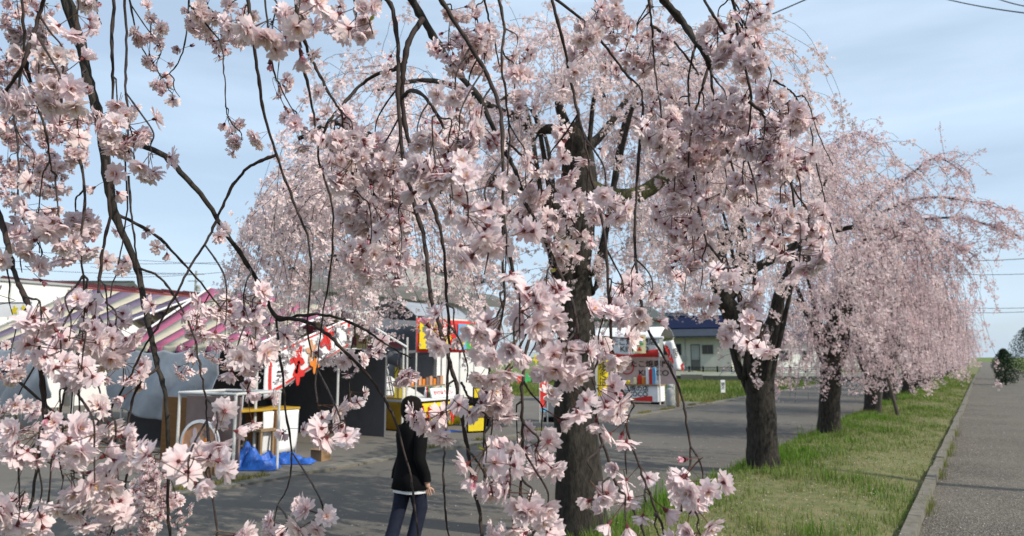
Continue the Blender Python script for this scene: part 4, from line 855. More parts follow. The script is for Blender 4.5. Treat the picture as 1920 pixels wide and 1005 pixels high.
# yellow stall
ys = empty('shaved_ice_stall', (-10.2, 12.95, 0), math.pi / 2, 'stall counter in yellow and red cloth with bottles and a red-lettered white sign', 'stall')
MB().box(-.92, .92, .03, .75, .03, .60).build('counter', 'brown_board', ys)
MB().sheet(lambda u, v: (-.945 - .012 * math.sin(12 * u) * (1 - v), 1.25 - 1.25 * u, .03 + .66 * v), 14, 4, 0, .004).build('yellow_cloth', 'ochre', ys, smooth=True)
MB().sheet(lambda u, v: (-.92 + 1.86 * u, .0 - .010 * math.sin(14 * u) * (1 - v), .03 + .52 * v), 14, 4, 0, .004).build('printed_cloth', 'yellow', ys, smooth=True)
for i, (x, z, s, m) in enumerate([(.12, .26, .15, 'red'), (.36, .38, .13, 'red'), (.62, .30, .17, 'red'), (.30, .14, .10, 'red'), (.82, .40, .09, 'red'), (.25, .47, .035, 'green'), (.48, .20, .06, 'yellow'), (-.45, .30, .16, 'red'), (-.72, .34, .12, 'red'), (-.2, .36, .11, 'red')]): blot(ys, x, z, s, m, 50 + i, -.024 - .001 * i)
MB().box(-.95, .95, -.06, .78, .60, .65).build('worktop', 'white_cloth', ys, bevel=.008)
MB().add([(-.15, -.05, .66), (.74, -.05, .66), (.70, .06, .86), (-.10, .06, .86), (-.15, -.02, .66), (.74, -.02, .66), (.70, .09, .86), (-.10, .09, .86)], [(0, 1, 2, 3), (7, 6, 5, 4), (0, 4, 5, 1), (1, 5, 6, 2), (2, 6, 7, 3), (3, 7, 4, 0)]).build('sign_board', 'white_cloth', ys)
text('かけほうだい', .118, ys, (.30, -.008, .758), 'red', rot=(math.pi / 2 - .5, 0, 0))
me_b = None
for k in range(13):
    if k == 0:
        o = MB().lathe([(.028, 0), (.03, .01), (.03, .13), (.012, .17), (.012, .20), (.016, .205), (.016, .235)], 10).build('bottle', 'white_cloth', ys, smooth=True); me_b = [o.data]
        for m in ('red', 'green', 'sky_blue', 'yellow'):
            c = o.data.copy(); c.materials.clear(); c.materials.append(MATS[m]); me_b.append(c)
    else: o = bpy.data.objects.new('bottle', me_b[k % 5]); COL.link(o); o.parent = ys
    o.location = (-.08 + .075 * k, .2 + .01 * (k % 3), .65)
MB().box(-.3, .95, .45, .62, .88, .91).build('shelf', 'wood', ys)
for k in range(9): MB().box(-.26 + .13 * k, -.16 + .13 * k, .46, .56, .912, 1.05 + .03 * (k % 3)).build('carton', ('orange', 'dull_brown', 'tan')[k % 3], ys)
for x in (-.28, .92): MB().bar((x, .55, .65), (x, .55, 1.75), .018, 6).build('shelf_post', 'pipe', ys)
posts(ys, [(-.93, .74), (.93, .74), (-.93, .02), (.93, .02)], 1.95)
yp = cam_root('yellow_post', 748, 803, 'tall square post wrapped in yellow cloth in front of the stall', 'post', rz=.3); MB().box(-.09, .09, -.08, .08, 0, 1.32).build('wrap', 'yellow', yp, bevel=.015); MB().box(-.02, .02, -.086, -.081, .1, 1.2).build('stripe', 'dull_brown', yp); MB().box(-.11, .11, -.1, .1, 0, .03).build('base', 'steel', yp)
tp = empty('stall_top_banner', (-10.05, 13.2, 2.0), math.pi / 2, 'red-bordered banner in yellow, blue and green above the bottle counter', 'banner')
MB().sheet(lambda u, v: (-1.08 + 2.16 * u, .015 * math.sin(14 * u), -.36 + .72 * v), 18, 3, 0, .005).build('cloth', 'red', tp, smooth=True)
for x0, x1, m in ((-1.02, -.3, 'yellow'), (-.25, .3, 'red'), (.35, .66, 'sky_blue'), (.66, 1.02, 'green')): MB().box(x0, x1, -.026, -.020, -.29, .29).build('printed_panel', m, tp)
for i, (x, z, s, m) in enumerate([(-.7, -.05, .15, 'white_cloth'), (-.42, .1, .10, 'red'), (-.05, -.08, .15, 'yellow'), (.1, .15, .08, 'white_cloth'), (.5, -.1, .10, 'yellow'), (.8, .1, .09, 'orange'), (.85, -.15, .08, 'yellow'), (-.85, .16, .08, 'green')]): blot(tp, x, z, s, m, 70 + i, -.032 - .001 * i)
for s_ in (-1, 1): MB().bar((s_ * 1.05, .03, -2.0), (s_ * 1.05, .03, .4), .018, 6).build('pole', 'pipe', tp)
o = MB().sheet(lambda u, v: (-1.0 + 2.0 * u, -.2 + 1.5 * v, 2.42 + .35 * math.sin(math.pi * v) * 1.0), 10, 10, 0, .006).build('canopy', 'tarp', tp, smooth=True); o.location = (0, .3, -2.0)
heap(808, 811, .62, .07, .05, 6, 'flat blue ground sheet edge along the foot of the yellow stall')

# price boards and odds and ends between the stalls
for (px, py, w_, zz_, txt, lab) in ((893, 812, .17, [(.04, .30, 'yellow'), (.33, .55, 'yellow'), (.58, .68, 'black')], '300', 'yellow hand-lettered price board stacked low beside the stall'), (905, 800, .20, [(.3, .42, 'orange'), (.45, .62, 'pink_board'), (.64, .84, 'yellow')], '1000', 'tall price board with a pink and a yellow panel reading 1000')):
    r_ = cam_root('price_board', px, py, lab, 'sign', 'price boards', rz=1.0)
    MB().box(-w_ - .02, w_ + .02, .03, .06, 0, zz_[-1][1] + .03).build('backing', 'black', r_)
    for a, b, m in zz_: MB().box(-w_, w_, .012, .028, a, b).build('price_panel', m, r_)
    k_ = [z for z in zz_ if z[2] == 'yellow'][-1]; text(txt, .13, r_, (0, .008, (k_[0] + k_[1]) / 2), 'ink')
dr = cam_root('waste_bin', 938, 800, 'dark lidded bin beside the price boards', 'bin'); MB().lathe([(.17, 0), (.18, .02), (.2, .55), (.215, .56), (.215, .62), (.12, .68), (.03, .69)], 18).build('body', 'grey_canvas', dr, smooth=True); MB().box(-.05, .05, -.02, .02, .69, .72).build('lid_handle', 'black', dr)
rc = cam_root('red_cooler', 912, 785, 'red cooler drum stacked beside the dark bin', 'cooler'); MB().lathe([(.12, 0), (.125, .02), (.125, .42), (.11, .46), (.04, .47)], 16).build('body', 'red', rc, smooth=True); MB().bar((-.1, 0, .46), (.1, 0, .52), .012, 6).build('handle', 'black', rc)
ge = cam_root('generator', 1032, 792, 'grey portable generator on a black base beside the tree trunk', 'generator'); MB().box(-.16, .16, 0, .45, .12, .62).build('housing', 'wall_grey', ge, bevel=.04); MB().box(-.18, .18, -.02, .47, 0, .12).build('base', 'black', ge, bevel=.02); MB().box(-.03, .03, .05, .4, .66, .69).box(-.03, .03, .05, .09, .62, .66).box(-.03, .03, .36, .4, .62, .66).build('handle', 'black', ge)
rb = cam_root('festival_flag', 1012, 792, 'upright red and blue cloth flag on a thin pole by the generator', 'flag', rz=1.0); MB().bar((0, 0, 0), (0, 0, 1.1), .012, 6).build('pole', 'pipe', rb); MB().sheet(lambda u, v: (.01 + .22 * u, .02 * math.sin(6 * v), .35 + .65 * v), 3, 6, 0, .003).build('cloth', 'red', rb); MB().box(.02, .2, -.03, -.025, .25, .34).build('hem', 'sky_blue', rb)
kn = cam_root('kite_display', 1000, 800, 'rack of green, yellow and blue toys between the stalls', 'toy rack', rz=.9)
MB().bar((-.5, .4, 0), (-.5, .4, 1.7), .015, 6).bar((.5, .4, 0), (.5, .4, 1.7), .015, 6).bar((-.5, .4, 1.65), (.5, .4, 1.65), .015, 6).bar((-.5, .4, 1.1), (.5, .4, 1.1), .015, 6).build('rack', 'pipe', kn)
for k in range(10): blot(kn, -.42 + .21 * (k % 5), 1.5 - .45 * (k // 5), .09, ('green', 'yellow', 'sky_blue', 'red', 'white_cloth')[(k * 2 + k // 5) % 5], 90 + k, .36, 'toy')

# takoyaki stall
ts = cam_root('takoyaki_stall', 1180, 757, 'white and red food stall with black lettered banners beside the grass plot', 'stall')
for x in (-1.45, 1.05):
    for y in (0, 1.6): MB().bar((x, y, 0), (x, y, 2.2), .024, 8).build('post', 'pipe', ts)
MB().bar((-1.6, -.03, 2.24), (1.22, -.03, 2.16), .045, 8).build('roof_pole', 'white_cloth', ts)
MB().sheet(lambda u, v: (-1.5 + 2.6 * u, 1.65 * v, 2.2 + .35 * math.sin(math.pi * v)), 8, 10, 0, .006).build('canopy', 'white_cloth', ts, smooth=True)
MB().sheet(lambda u, v: (-1.45 + 2.5 * u, -.01 + .015 * math.sin(18 * u), 2.18 - .66 * v), 24, 4, 0, .004).build('upper_banner', 'white_cloth', ts, smooth=True)
MB().sheet(lambda u, v: (-1.45 + 2.5 * u, -.034 + .015 * math.sin(18 * u), 1.53 + (.17 + .09 * math.sin(7 * u + .8)) * v), 30, 2, 0, .003).build('red_wave', 'red', ts, smooth=True)
text('たこ焼専門店', .24, ts, (.20, -.05, 2.02), 'ink', sx=1.1); text('KIN CO', .24, ts, (.22, -.05, 1.79), 'ink', sx=1.2)
MB().sheet(lambda u, v: (-1.4 + 2.6 * u, 1.35, 1.55 - .95 * v), 4, 4, 0, .005).build('back_banner', 'pink_board', ts)
text('たこ焼専門店', .26, ts, (.42, 1.32, 1.28), 'ink', sx=1.1); text('KIN CO', .26, ts, (.42, 1.32, .98), 'ink', sx=1.2)
m_ = MB()
for i in range(24):
    p, q = 2 * math.pi * i / 24, 2 * math.pi * (i + 1) / 24
    m_.add([(-.55 + a * math.cos(t_), 1.325, 1.18 + a * math.sin(t_)) for a, t_ in ((.26, p), (.22, p), (.22, q), (.26, q))], [(0, 1, 2, 3)])
m_.build('ring_emblem', 'red', ts); text('三', .26, ts, (-.55, 1.32, 1.18), 'red'); text('たこ', .34, ts, (-1.1, 1.32, 1.15), 'ink')
MB().box(-1.35, 1.0, -.05, .7, .08, .60).build('counter', 'white_cloth', ts, bevel=.01); MB().box(-1.4, 1.02, -.1, .75, .60, .64).build('worktop', 'wood', ts)
MB().sheet(lambda u, v: (-1.33 + 2.14 * u, -.062, .10 + (.12 + .05 * math.sin(8 * u)) * v), 24, 2, 0, .003).build('red_wave', 'red', ts); text('たこ焼の店', .20, ts, (.15, -.065, .49), 'ink', sx=1.1); text('KINOCO', .20, ts, (.2, -.065, .32), 'ink', sx=1.15)
for x in (-1.2, .9): MB().box(x - .15, x + .15, 0, .4, 0, .08).build('block', 'black', ts)
for k, (x, h_, m) in enumerate([(.18, .22, 'paper'), (.32, .30, 'red'), (.46, .24, 'orange'), (.60, .55, 'white_cloth'), (.72, .5, 'red'), (.82, .55, 'sky_blue'), (-.1, .12, 'yellow'), (.92, .12, 'white_cloth')]): MB().box(x - .055, x + .055, .1, .22, .64, .64 + h_).build('packet', m, ts, bevel=.01)
sg = empty('paper_notice', P(1199, 645, 24.0), .25, 'pale yellow paper notice with a red triangle pinned on the takoyaki stall', 'notice')
MB().sheet(lambda u, v: (-.2 + .4 * u, .01 * math.sin(6 * u), -.30 + .6 * v), 3, 3, 0, .004).build('paper', 'paper', sg); MB().poly([(-.08, -.22), (.08, -.22), (0, -.08)], -.02, .004).build('triangle', 'red', sg)
for z, m in ((.20, 'orange'), (.10, 'sky_blue'), (.0, 'green')): MB().box(-.13, .13, -.02, -.016, z - .03, z + .03).build('printed_line', m, sg)
fg = empty('side_flag', P(1241, 640, 24.0), .5, 'red and white triangular side banner sloping off the takoyaki stall', 'banner')
fl = lambda u, v: (.02 + .70 * v * (.55 + .45 * u) + .34 * u * (1 - v), .05 * math.sin(6 * u + 3 * v), -.02 - .92 * v + .06 * u)
MB().sheet(fl, 10, 12, 0, .004).build('cloth', 'white_cloth', fg, smooth=True)
for i, (u, v, s, m) in enumerate([(.25, .35, .15, 'red'), (.2, .6, .12, 'red'), (.75, .92, .10, 'red'), (.15, .2, .08, 'red')]):
    p = fl(u, v); blot(fg, p[0], p[2], s, m, 110 + i, p[1] - .02 - .002 * i)
p = fl(.7, .45); text('焼き', .19, fg, (p[0], p[1] - .04, p[2]), 'ink', vertical=True)
lp = cam_root('gas_cylinder', 1258, 762, 'grey gas cylinder standing at the end of the takoyaki counter', 'gas cylinder', rz=.1); MB().lathe([(.11, 0), (.13, .02), (.14, .06), (.14, .48), (.12, .56), (.06, .60)], 18).build('tank', 'wall_grey', lp, smooth=True); MB().lathe([(.09, .59), (.095, .60), (.095, .69), (.085, .69)], 14).build('collar', 'wall_grey', lp, smooth=True); MB().bar((0, 0, .58), (0, 0, .66), .02, 8).build('valve', 'steel', lp)
wp = cam_root('wooden_post', 1272, 764, 'short wooden post at the corner of the grass plot', 'post'); MB().box(-.05, .05, -.05, .05, 0, .72).build('shaft', 'wood', wp, bevel=.008); MB().box(-.06, .06, -.06, .06, .72, .75).build('cap', 'wood', wp)
yb_ = cam_root('yellow_banner', 1131, 782, 'upright yellow banner with black lettering between trunk and takoyaki stall', 'banner', rz=.8); MB().bar((-.16, 0, 0), (-.16, 0, 1.75), .014, 6).build('pole', 'pipe', yb_); MB().sheet(lambda u, v: (-.14 + .30 * u, .02 * math.sin(5 * v), .45 + 1.2 * v), 3, 8, 0, .003).build('cloth', 'yellow', yb_, smooth=True); text('焼そば', .25, yb_, (.01, -.03, 1.1), 'ink', vertical=True)
np_ = cam_root('notice_post', 1356, 742, 'small white notice post standing in the grass plot', 'sign', rz=.6); MB().box(-.09, .09, -.02, .02, .12, .62).build('plate', 'white_cloth', np_, bevel=.006); MB().box(-.02, .02, .02, .06, 0, .6).build('stake', 'wood', np_); text('禁止', .16, np_, (0, -.024, .38), 'ink', vertical=True)

# ------------------------------------------------------------------ buildings
def window(root, x0, x1, z0, z1, y, frame='eave_grey', n=2):
    f = MB().box(x0 - .05, x1 + .05, y - .05, y + .0, z1, z1 + .05).box(x0 - .05, x1 + .05, y - .07, y, z0 - .05, z0).box(x0 - .05, x0, y - .05, y, z0, z1).box(x1, x1 + .05, y - .05, y, z0, z1)
    for k in range(1, n): xm = x0 + (x1 - x0) * k / n; f.box(xm - .02, xm + .02, y - .04, y, z0, z1)
    w_ = f.build('window', frame, root); MB().box(x0, x1, y - .025, y - .015, z0, z1).build('pane', 'glass_dark', w_); return w_
def gable_roof(root, x0, x1, y0, y1, z0, zr, m, ov=.4, th=.12):
    ym = (y0 + y1) / 2
    for s_, ya in ((1, y0 - ov), (-1, y1 + ov)):
        n_ = 10; zo = z0 - (zr - z0) * ov / (ym - y0)
        MB().add([(x0 - ov, ya, zo), (x1 + ov, ya, zo), (x1 + ov, ym, zr), (x0 - ov, ym, zr), (x0 - ov, ya, zo + th), (x1 + ov, ya, zo + th), (x1 + ov, ym, zr + th), (x0 - ov, ym, zr + th)],
                 [(3, 2, 1, 0), (4, 5, 6, 7), (0, 1, 5, 4), (1, 2, 6, 5), (2, 3, 7, 6), (3, 0, 4, 7)] if s_ == 1 else [(0, 1, 2, 3), (7, 6, 5, 4), (4, 5, 1, 0), (5, 6, 2, 1), (6, 7, 3, 2), (7, 4, 0, 3)]).build('roof', m, root)
    MB().box(x0 - ov, x1 + ov, ym - .12, ym + .12, zr + th - .03, zr + th + .05).build('ridge_cap', m, root)
# navy-roofed house beyond the grass plot
hs = empty('navy_roof_house', P(1290, 668, 58) * np.array([1, 1, 0]) + [0, 0, .45], .15, 'low cream house with navy roof over a slate porch roof, beyond the grass plot', 'house')
MB().box(-3.6, 3.3, 0, 7, 0, 2.7).build('wall', 'wall_cream', hs); MB().box(3.3, 5.6, 1.2, 7, 0, 2.7).build('side_wing', 'wall_cream', hs)
MB().add([(-4.2, -1.1, 2.55), (4.1, -1.1, 2.55), (4.1, .3, 3.15), (-4.2, .3, 3.15), (-4.2, -1.1, 2.68), (4.1, -1.1, 2.68), (4.1, .3, 3.28), (-4.2, .3, 3.28)], [(3, 2, 1, 0), (4, 5, 6, 7), (0, 1, 5, 4), (1, 2, 6, 5), (2, 3, 7, 6), (3, 0, 4, 7)]).build('porch_roof', 'roof_slate', hs)
gable_roof(hs, -4.0, 4.6, .4, 7.2, 3.25, 4.3, 'roof_navy', .15, .15); MB().box(-3.9, 4.5, .5, 7.1, 2.7, 3.35).build('upper_wall', 'roof_navy', hs)
MB().box(3.3, 6.0, .9, 7.2, 2.7, 2.85).build('wing_roof', 'roof_slate', hs)
window(hs, -1.9, -.55, 1.25, 2.05, 0); window(hs, 1.15, 1.9, 1.35, 1.95, 0); window(hs, 3.7, 4.1, 1.0, 2.0, 1.2, n=1); window(hs, 4.5, 5.2, .8, 2.0, 1.2)
dw = MB().box(.22, .28, -.05, 0, 0, 2.05).box(.88, .94, -.05, 0, 0, 2.05).box(.28, .88, -.05, 0, 1.98, 2.05).box(.28, .88, -.03, -.01, 0, .85).build('door', 'eave_grey', hs); MB().box(.28, .88, -.028, -.012, .87, 1.97).build('pane', 'wall_grey', dw); MB().box(.80, .84, -.07, -.03, .95, 1.1).build('handle', 'steel', dw)
MB().box(-.35, -.12, -.2, 0, .85, 1.15).build('meter_box', 'wall_grey', hs); MB().bar((-.2, -.04, 0), (-.2, -.04, 2.5), .035, 8).build('downpipe', 'wall_grey', hs)
MB().bar((5.4, -.9, -.45), (5.4, -.9, 2.6), .08, 8).build('porch_post', 'wood', hs); MB().box(4.6, 6.2, -1.2, -1.0, 2.2, 2.75).build('porch_gable', 'wall_cream', hs)
rw = empty('retaining_wall', P(1290, 668, 54.5) * np.array([1, 1, 0]), PS - .3, 'low beige retaining wall with a dark fence in front of the navy-roofed house', 'wall')
MB().box(-9, 12, 0, .3, -.03, .42).build('wall', 'wall_cream', rw)
for k in range(22): MB().box(-9 + k, -8.9 + k, .1, .2, .42, .85).build('fence_post', 'black', rw)
for z in (.5, .62, .74): MB().box(-9, 12, .12, .17, z, z + .05).build('fence_rail', 'black', rw)
dg = empty('ditch_wall', P(1290, 668, 49) * np.array([1, 1, 0]), PS - .3, 'dark low concrete ditch wall along the far side of the grass plot', 'wall'); MB().box(-8, 13, 0, .25, -.03, .30).build('wall', 'roof_olive', dg); MB().box(-.5, .9, -.2, 0, -.03, .38).build('sluice_block', 'eave_grey', dg)
# long white shed behind the tents with the red roof
ls = empty('white_shed', (-24.5, 12.6, 0), 0, 'long white-walled shed with a dark red metal roof behind the striped tents', 'shed')
MB().box(-9, 0, 0, 14, 0, 3.6).build('wall', 'wall_white', ls)
SL = [(.4, 3.6), (-4.5, 4.2)]
def slab(y0, y1, t0, t1): return MB().add([(a, y, z + t) for t in (t0, t1) for a, y, z in ((SL[0][0], y0, SL[0][1]), (SL[0][0], y1, SL[0][1]), (SL[1][0], y1, SL[1][1]), (SL[1][0], y0, SL[1][1]))], [(3, 2, 1, 0), (4, 5, 6, 7), (0, 1, 5, 4), (1, 2, 6, 5), (2, 3, 7, 6), (3, 0, 4, 7)])
slab(-.4, 14.4, 0, .14).build('roof', 'roof_red', ls)
for k in range(15): slab(-.35 + k, -.30 + k, .143, .18).build('roof_seam', 'roof_red', ls)
wx = empty('white_warehouse', (-24.2, -6, 0), 0, 'plain white flat-topped warehouse wall behind the purple striped tent', 'warehouse')
MB().box(-9, 0, 0, 18.2, 0, 3.75).build('wall', 'wall_white', wx); MB().box(-9.1, .06, -.1, 18.3, 3.752, 3.82).build('coping', 'wall_grey', wx)
for k in range(6): MB().bar((.03, 1.5 + 3 * k, 0), (.03, 1.5 + 3 * k, 3.7), .04, 8).build('downpipe', 'wall_white', wx)
og = empty('dark_roof_barn', P(40, 668, 34) * np.array([1, 1, 0]), PS, 'barn with a dull olive grey roof rising behind the purple striped tent', 'barn')
MB().box(-6, 2.4, 0, 8, 0, 3.6).build('wall', 'wall_grey', og); gable_roof(og, -6, 2.4, 0, 8, 3.7, 5.2, 'roof_olive', .5, .2)
sb_ = empty('wall_poster', P(22, 578, 18.6), PS, 'white poster with a yellow drawing above the purple striped tent', 'poster'); MB().box(-.55, .5, 0, .02, -.22, .16).build('sheet', 'white_cloth', sb_); blot(sb_, .08, -.05, .10, 'yellow', 7, -.01); blot(sb_, .3, .0, .07, 'yellow', 8, -.012); MB().box(-.55, .5, -.012, -.004, .13, .15).build('hem', 'grey_canvas', sb_)
for s_ in (-.5, .45): MB().bar((s_, .03, -2.75), (s_, .03, .2), .02, 6).build('pole', 'pipe', sb_)
# white hall with grey gable and deep eave
wh = empty('white_hall', P(735, 668, 27) * np.array([1, 1, 0]), 1.15, 'bright white hall with a grey upper gable and dark sloping eave', 'hall')
MB().box(-3.2, 4.2, 0, 9, 0, 3.85).build('wall', 'wall_white', wh)
MB().poly([(-1.4, 4.1), (3.8, 3.95), (3.3, 4.6), (-.9, 5.35), (-1.4, 5.0)], .3, 8, 0).build('gable', 'wall_grey', wh)
MB().add([(-3.6, -.55, 3.80), (4.6, -.55, 3.45), (4.6, .4, 3.75), (-3.6, .4, 4.1), (-3.6, -.55, 4.10), (4.6, -.55, 3.75), (4.6, .4, 4.05), (-3.6, .4, 4.4)], [(3, 2, 1, 0), (4, 5, 6, 7), (0, 1, 5, 4), (1, 2, 6, 5), (2, 3, 7, 6), (3, 0, 4, 7)]).build('eave', 'eave_grey', wh)
MB().add([(-1.6, .1, 5.35), (-.9, .1, 5.42), (4.2, .1, 4.5), (4.2, 8.5, 4.5), (-.9, 8.5, 5.42), (-1.6, 8.5, 5.35), (-1.6, .1, 5.45), (-.9, .1, 5.55), (4.2, .1, 4.62), (4.2, 8.5, 4.62), (-.9, 8.5, 5.55), (-1.6, 8.5, 5.45)], [(0, 5, 4, 1), (1, 4, 3, 2), (6, 7, 10, 11), (7, 8, 9, 10), (0, 1, 7, 6), (1, 2, 8, 7), (2, 3, 9, 8), (5, 0, 6, 11)]).build('roof', 'roof_slate', wh)
MB().bar((.3, -.06, 0), (.3, -.06, 3.6), .05, 8).build('downpipe', 'wall_white', wh); MB().bar((-2.3, -.1, 2.95), (4, -.1, 2.9), .012, 5).build('cable', 'wire', wh)
# farther houses behind the grass plot
for (px, d, w_, h_, zr_, m, rf, lab) in ((1165, 44, 2.6, 3.7, 4.6, 'wall_grey', 'roof_olive', 'grey two-storey house behind the takoyaki stall'), (1262, 78, 2.6, 4.6, 6.2, 'wall_cream', 'roof_slate', 'cream gabled house behind the navy roof'),
                                      (600, 44, 4.5, 3.4, 4.4, 'wall_cream', 'roof_red', 'cream house with a dull red roof behind the tents'), (1475, 70, 4, 2.8, 3.9, 'wall_white', 'roof_slate', 'white house with slate roof seen between the cherry trunks'), (1585, 92, 5, 3, 4.2, 'wall_cream', 'roof_olive', 'pale house beyond the bend of the road, between cherry trunks')):
    h = empty('house', P(px, 668, d) * np.array([1, 1, 0]), PS + .15, lab, 'house'); MB().box(-w_, w_, 0, 6, 0, h_).build('wall', m, h); gable_roof(h, -w_, w_, 0, 6, h_ + .1, zr_, rf, .35)
    for k in range(3): window(h, -w_ * .7 + k * w_ * .55, -w_ * .7 + k * w_ * .55 + .7, h_ - 1.6, h_ - .7, 0)

# ------------------------------------------------------------------ poles and cables
def upole(p, h_, rz, lab):
    r_ = empty('utility_pole', p, rz, lab, 'utility pole', 'utility poles'); MB().bar((0, 0, -.2), (0, 0, h_), .15, 12, r2=.10).build('shaft', 'pole_concrete', r_)
    for z in (h_ - .4, h_ - 1.1): MB().box(-.8, .8, -.05, .05, z, z + .09).build('crossarm', 'steel', r_)
    for x in (-.7, -.3, .3, .7): MB().lathe([(.03, 0), (.05, .03), (.03, .06), (.05, .09), (.02, .13)], 8, (x, 0, h_ - .31)).build('insulator', 'white_cloth', r_)
    MB().lathe([(.2, 0), (.22, .04), (.22, .55), (.18, .62)], 12, (.3, 0, h_ - 2.1)).build('transformer', 'wall_grey', r_); return r_
def cable(a, b, sag, r, lab):
    a, b = np.array(a, float), np.array(b, float); u = np.linspace(0, 1, 30)[:, None]; Q = a + (b - a) * u; Q[:, 2] -= sag * 4 * u[:, 0] * (1 - u[:, 0])
    V, q = tubes((Q - a)[None], np.full((1, 30), r), 5); o = np_mesh('overhead_cable', V, q, 'wire', smooth=True); o.location = a; tag(o, lab, 'cable', 'overhead cables')
upole((9.8, 11.0, 0), 9.5, 0, 'concrete utility pole beside the gravel path carrying the near cables'); upole((9.5, 46, 0), 9, .1, 'concrete utility pole down the path beyond the dark shrub')
pl = P(360, 668, 75); upole((pl[0], pl[1], 0), 10.3, .6, 'distant utility pole above the red shed roof')
cable((-30, 26, 9.5), (9.1, 11, 9.2), .5, .014, 'thin overhead cable crossing the sky above the path'); 
a = P(1768, -3, 16); b = P(1935, 26, 12.5); cable(a, b, .03, .012, 'lower of the two overhead cables slanting across the clear sky'); a = P(1868, -3, 16); b = P(1935, 14, 14); cable(a, b, .02, .012, 'upper of the two overhead cables slanting across the clear sky')
for (y0, y1, d_, lab) in ((489, 482, 60, 'pair of faint distant cables beside the far blossoms, upper strand'), (514, 512, 70, 'faint distant cable beside the far blossoms, below the pair'), (577, 576, 80, 'thick distant cable reaching the far end of the blossom row'), (586, 583, 80, 'thin distant cable under the thick one')):
    cable(P(1780, y0, d_), P(1960, y1, d_), .1, .03, lab)
for i, (x0, y0, x1, y1) in enumerate([(-20, 462, 420, 496), (-20, 488, 420, 492), (-20, 500, 360, 514), (180, 520, 460, 506), (170, 500, 360, 512)]): cable(P(x0, y0, 75), P(x1, y1, 75), .25, .024, ['highest', 'second', 'third', 'lowest', 'short'][i] + ' strand of the distant cables meeting at the pole above the shed')

# ------------------------------------------------------------------ evergreen shrubs at the end of the path
def shrub(p, h_, rad, seed, lab, nn=5200):
    r = np.random.default_rng(seed); root = empty('evergreen_shrub', p, 0, lab, 'shrub', 'evergreens by the path'); MB().bar((0, 0, -.05), (0, 0, h_ * .8), .06, 8, r2=.02).build('stem', 'bark', root)
    z = r.random(nn) ** .8; a = r.uniform(0, 6.28, nn); rr = rad * (1 - z ** 3.5) ** .55 * (.75 + .25 * np.sin(3.1 * z)) * np.sqrt(r.random(nn)) * (1 + .18 * np.sin(3 * a + 5 * z) + .1 * np.sin(9 * z + a)); pos = np.stack([rr * np.cos(a), rr * np.sin(a), .1 + z * (h_ - .1)], 1)
    d = r.normal(0, 1, (nn, 3)); d /= np.linalg.norm(d, axis=1, keepdims=True); s_ = np.cross(d, r.normal(0, 1, (nn, 3))); s_ /= np.linalg.norm(s_, axis=1, keepdims=True); L_ = r.uniform(.05, .12, (nn, 1))
    V = np.stack([pos - s_ * L_ * .25, pos + s_ * L_ * .25, pos + d * L_], 1).reshape(-1, 3); C = np.repeat(np.array([[.035, .06, .028]]) * r.uniform(.5, 1.5, (nn, 1)), 3, 0)
    tag(np_mesh('foliage', V, np.arange(nn * 3).reshape(-1, 3), 'needle', root, col=C), kind='stuff')
p = G(1886, 722); shrub((p[0], p[1], 0), 1.95, .62, 1, 'dark conical evergreen shrub standing beside the far end of the path'); p = G(1916, 716); shrub((p[0] + .8, p[1] + 6, 0), 3.6, 1.3, 2, 'tall dark evergreen behind the conical shrub', 8000)
p = G(1770, 727); shrub((p[0] - 1.2, p[1] + 3, 0), 1.2, .5, 3, 'low dark evergreen under the far blossom', 3000)

# ------------------------------------------------------------------ person on the road
pp = G(768, 1032); person = empty('person', (pp[0], pp[1], .0), PS + math.pi - .75, 'person in a long black coat and dark jeans walking on the road', 'person')
def skin_mesh(name, pts, edges, rads, m, parent, sub=2):
    me = bpy.data.meshes.new(name); me.from_pydata(pts, edges, []); me.materials.append(MATS[m]); o = bpy.data.objects.new(name, me); COL.link(o); o.parent = parent
    s_ = o.modifiers.new('skin', 'SKIN'); s_.use_smooth_shade = True
    for v, r_ in zip(me.skin_vertices[0].data, rads): v.radius = r_ if isinstance(r_, tuple) else (r_, r_)
    me.skin_vertices[0].data[0].use_root = True
    u_ = o.modifiers.new('sub', 'SUBSURF'); u_.levels = sub; u_.render_levels = sub
    return o
HP = .60
pts = [(0, 0, HP), (0, .0, .74), (0, 0, .90), (0, -.005, 1.0), (0, -.015, 1.06), (0, -.02, 1.13), (0, -.012, 1.20),
       (-.06, 0, HP - .04), (-.065, -.05, .33), (-.06, .02, .07), (-.06, -.09, .03), (.06, 0, HP - .04), (.065, .06, .33), (.06, .16, .09), (.06, .07, .03),
       (-.13, 0, .95), (-.165, .05, .74), (-.16, -.03, .56), (-.155, -.05, .50), (.13, 0, .95), (.165, -.05, .74), (.16, .02, .56), (.155, .03, .50)]
ed = [(0, 1), (1, 2), (2, 3), (3, 4), (4, 5), (5, 6), (0, 7), (7, 8), (8, 9), (9, 10), (0, 11), (11, 12), (12, 13), (13, 14), (2, 15), (15, 16), (16, 17), (17, 18), (2, 19), (19, 20), (20, 21), (21, 22)]
ra = [(.085, .07), (.08, .065), (.10, .065), .04, .035, (.062, .072), (.05, .06), .058, .043, .03, .026, .058, .043, .03, .026, .038, .03, .022, .026, .038, .03, .022, .026]
body = skin_mesh('body', pts, ed, ra, 'skin', person)
for s_, hx, hy in ((-1, -.155, -.05), (1, .155, .03)):           # hands: four fingers and a thumb, relaxed
    for k in range(5):
        x = hx + (k - 2) * .011 * 1.0; y = hy - (.012 if k == 0 else 0) + (k - 2) * .010; l_ = (.035, .05, .055, .052, .042)[k]
        skin_mesh('finger', [(hx, hy, .51), (x, y - .004, .49), (x, y - .012, .49 - l_ * .6), (x, y - .022, .49 - l_)], [(0, 1), (1, 2), (2, 3)], [.008, .007, .006, .005], 'skin', body, 1)
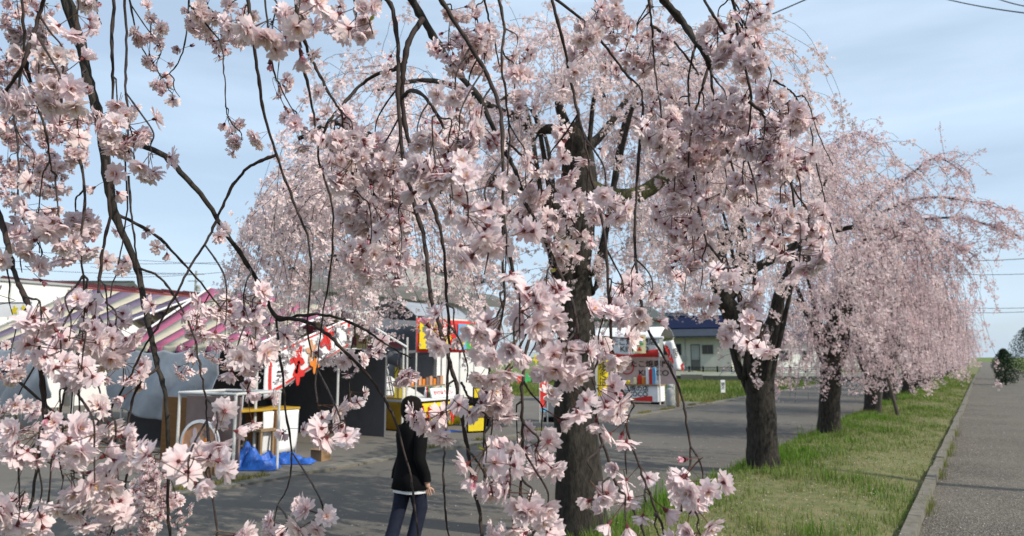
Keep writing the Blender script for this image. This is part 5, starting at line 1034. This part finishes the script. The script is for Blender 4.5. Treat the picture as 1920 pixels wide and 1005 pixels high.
def loft(name, rings, m, parent, n=26, fold=0.0, seed=1):
    r = np.random.default_rng(seed); ph = r.uniform(0, 6, 3); b = MB(); vs = []
    for k, (cx, cy, z, rx, ry) in enumerate(rings):
        for i in range(n):
            a = 2 * math.pi * i / n; f = 1 + fold * (k / len(rings)) * (math.sin(5 * a + ph[0]) + .6 * math.sin(9 * a + ph[1] + k * .5)); vs.append((cx + rx * f * math.cos(a), cy + ry * f * math.sin(a), z))
    b.add(vs, [(k * n + i, k * n + (i + 1) % n, (k + 1) * n + (i + 1) % n, (k + 1) * n + i) for k in range(len(rings) - 1) for i in range(n)]); return b.build(name, m, parent, smooth=True)
loft('coat', [(0, -.005, 1.045, .05, .05), (0, -.003, 1.01, .085, .065), (0, 0, .975, .135, .085), (0, 0, .90, .140, .10), (0, 0, .78, .128, .098), (0, 0, .68, .135, .105), (0, .005, .58, .150, .12), (0, .01, .49, .165, .135), (0, .01, .485, .155, .125)], 'black', person, fold=.05)
for s_, sw in ((-1, .05), (1, -.05)): loft('sleeve', [(s_ * .105, 0, .985, .045, .05), (s_ * .14, sw * .3, .90, .052, .055), (s_ * .165, sw, .74, .047, .05), (s_ * .162, sw * -.2, .62, .043, .045), (s_ * .16, -sw * .5, .555, .04, .042)], 'black', person, 16, .04, 3 + s_)
loft('shirt_hem', [(0, .01, .53, .145, .115), (0, .01, .475, .150, .120), (0, .01, .462, .148, .118)], 'white_cloth', person, fold=.05)
for s_, ky, fy in ((-1, -.05, .02), (1, .06, .15)): loft('trouser_leg', [(s_ * .055, 0, .57, .08, .085), (s_ * .062, ky * .5, .45, .068, .072), (s_ * .066, ky, .33, .058, .062), (s_ * .063, (ky + fy) / 2, .2, .054, .058), (s_ * .06, fy, .09, .055, .06)], 'denim', person, 18, .04, 8 + s_)
for s_, fy, z in ((-1, .02, 0), (1, .15, .02)): loft('shoe', [(s_ * .06, fy - .05, z, .038, .095), (s_ * .06, fy - .05, z + .02, .042, .10), (s_ * .06, fy - .04, z + .055, .036, .08), (s_ * .06, fy + .0, z + .09, .03, .04)], 'white_cloth', person, 16)
loft('hair', [(0, .022, 1.045, .055, .045), (0, .018, 1.06, .074, .06), (0, .014, 1.085, .082, .074), (0, .004, 1.12, .084, .09), (0, .002, 1.165, .080, .088), (.006, .0, 1.20, .064, .074), (.01, .0, 1.222, .036, .045), (.01, 0, 1.232, .004, .004)], 'hair', person, 30, .075, 5)
for s_ in (-1, 1): loft('eye', [(s_ * .028, -.088, 1.142, .009, .004), (s_ * .028, -.091, 1.136, .010, .005), (s_ * .028, -.088, 1.130, .009, .004)], 'black', person, 8)
loft('nose', [(0, -.092, 1.135, .006, .006), (0, -.102, 1.112, .011, .012), (0, -.09, 1.106, .009, .006)], 'skin', person, 8); loft('mouth', [(0, -.088, 1.088, .02, .005), (0, -.09, 1.084, .02, .006), (0, -.088, 1.080, .018, .004)], 'pink_stripe', person, 8)
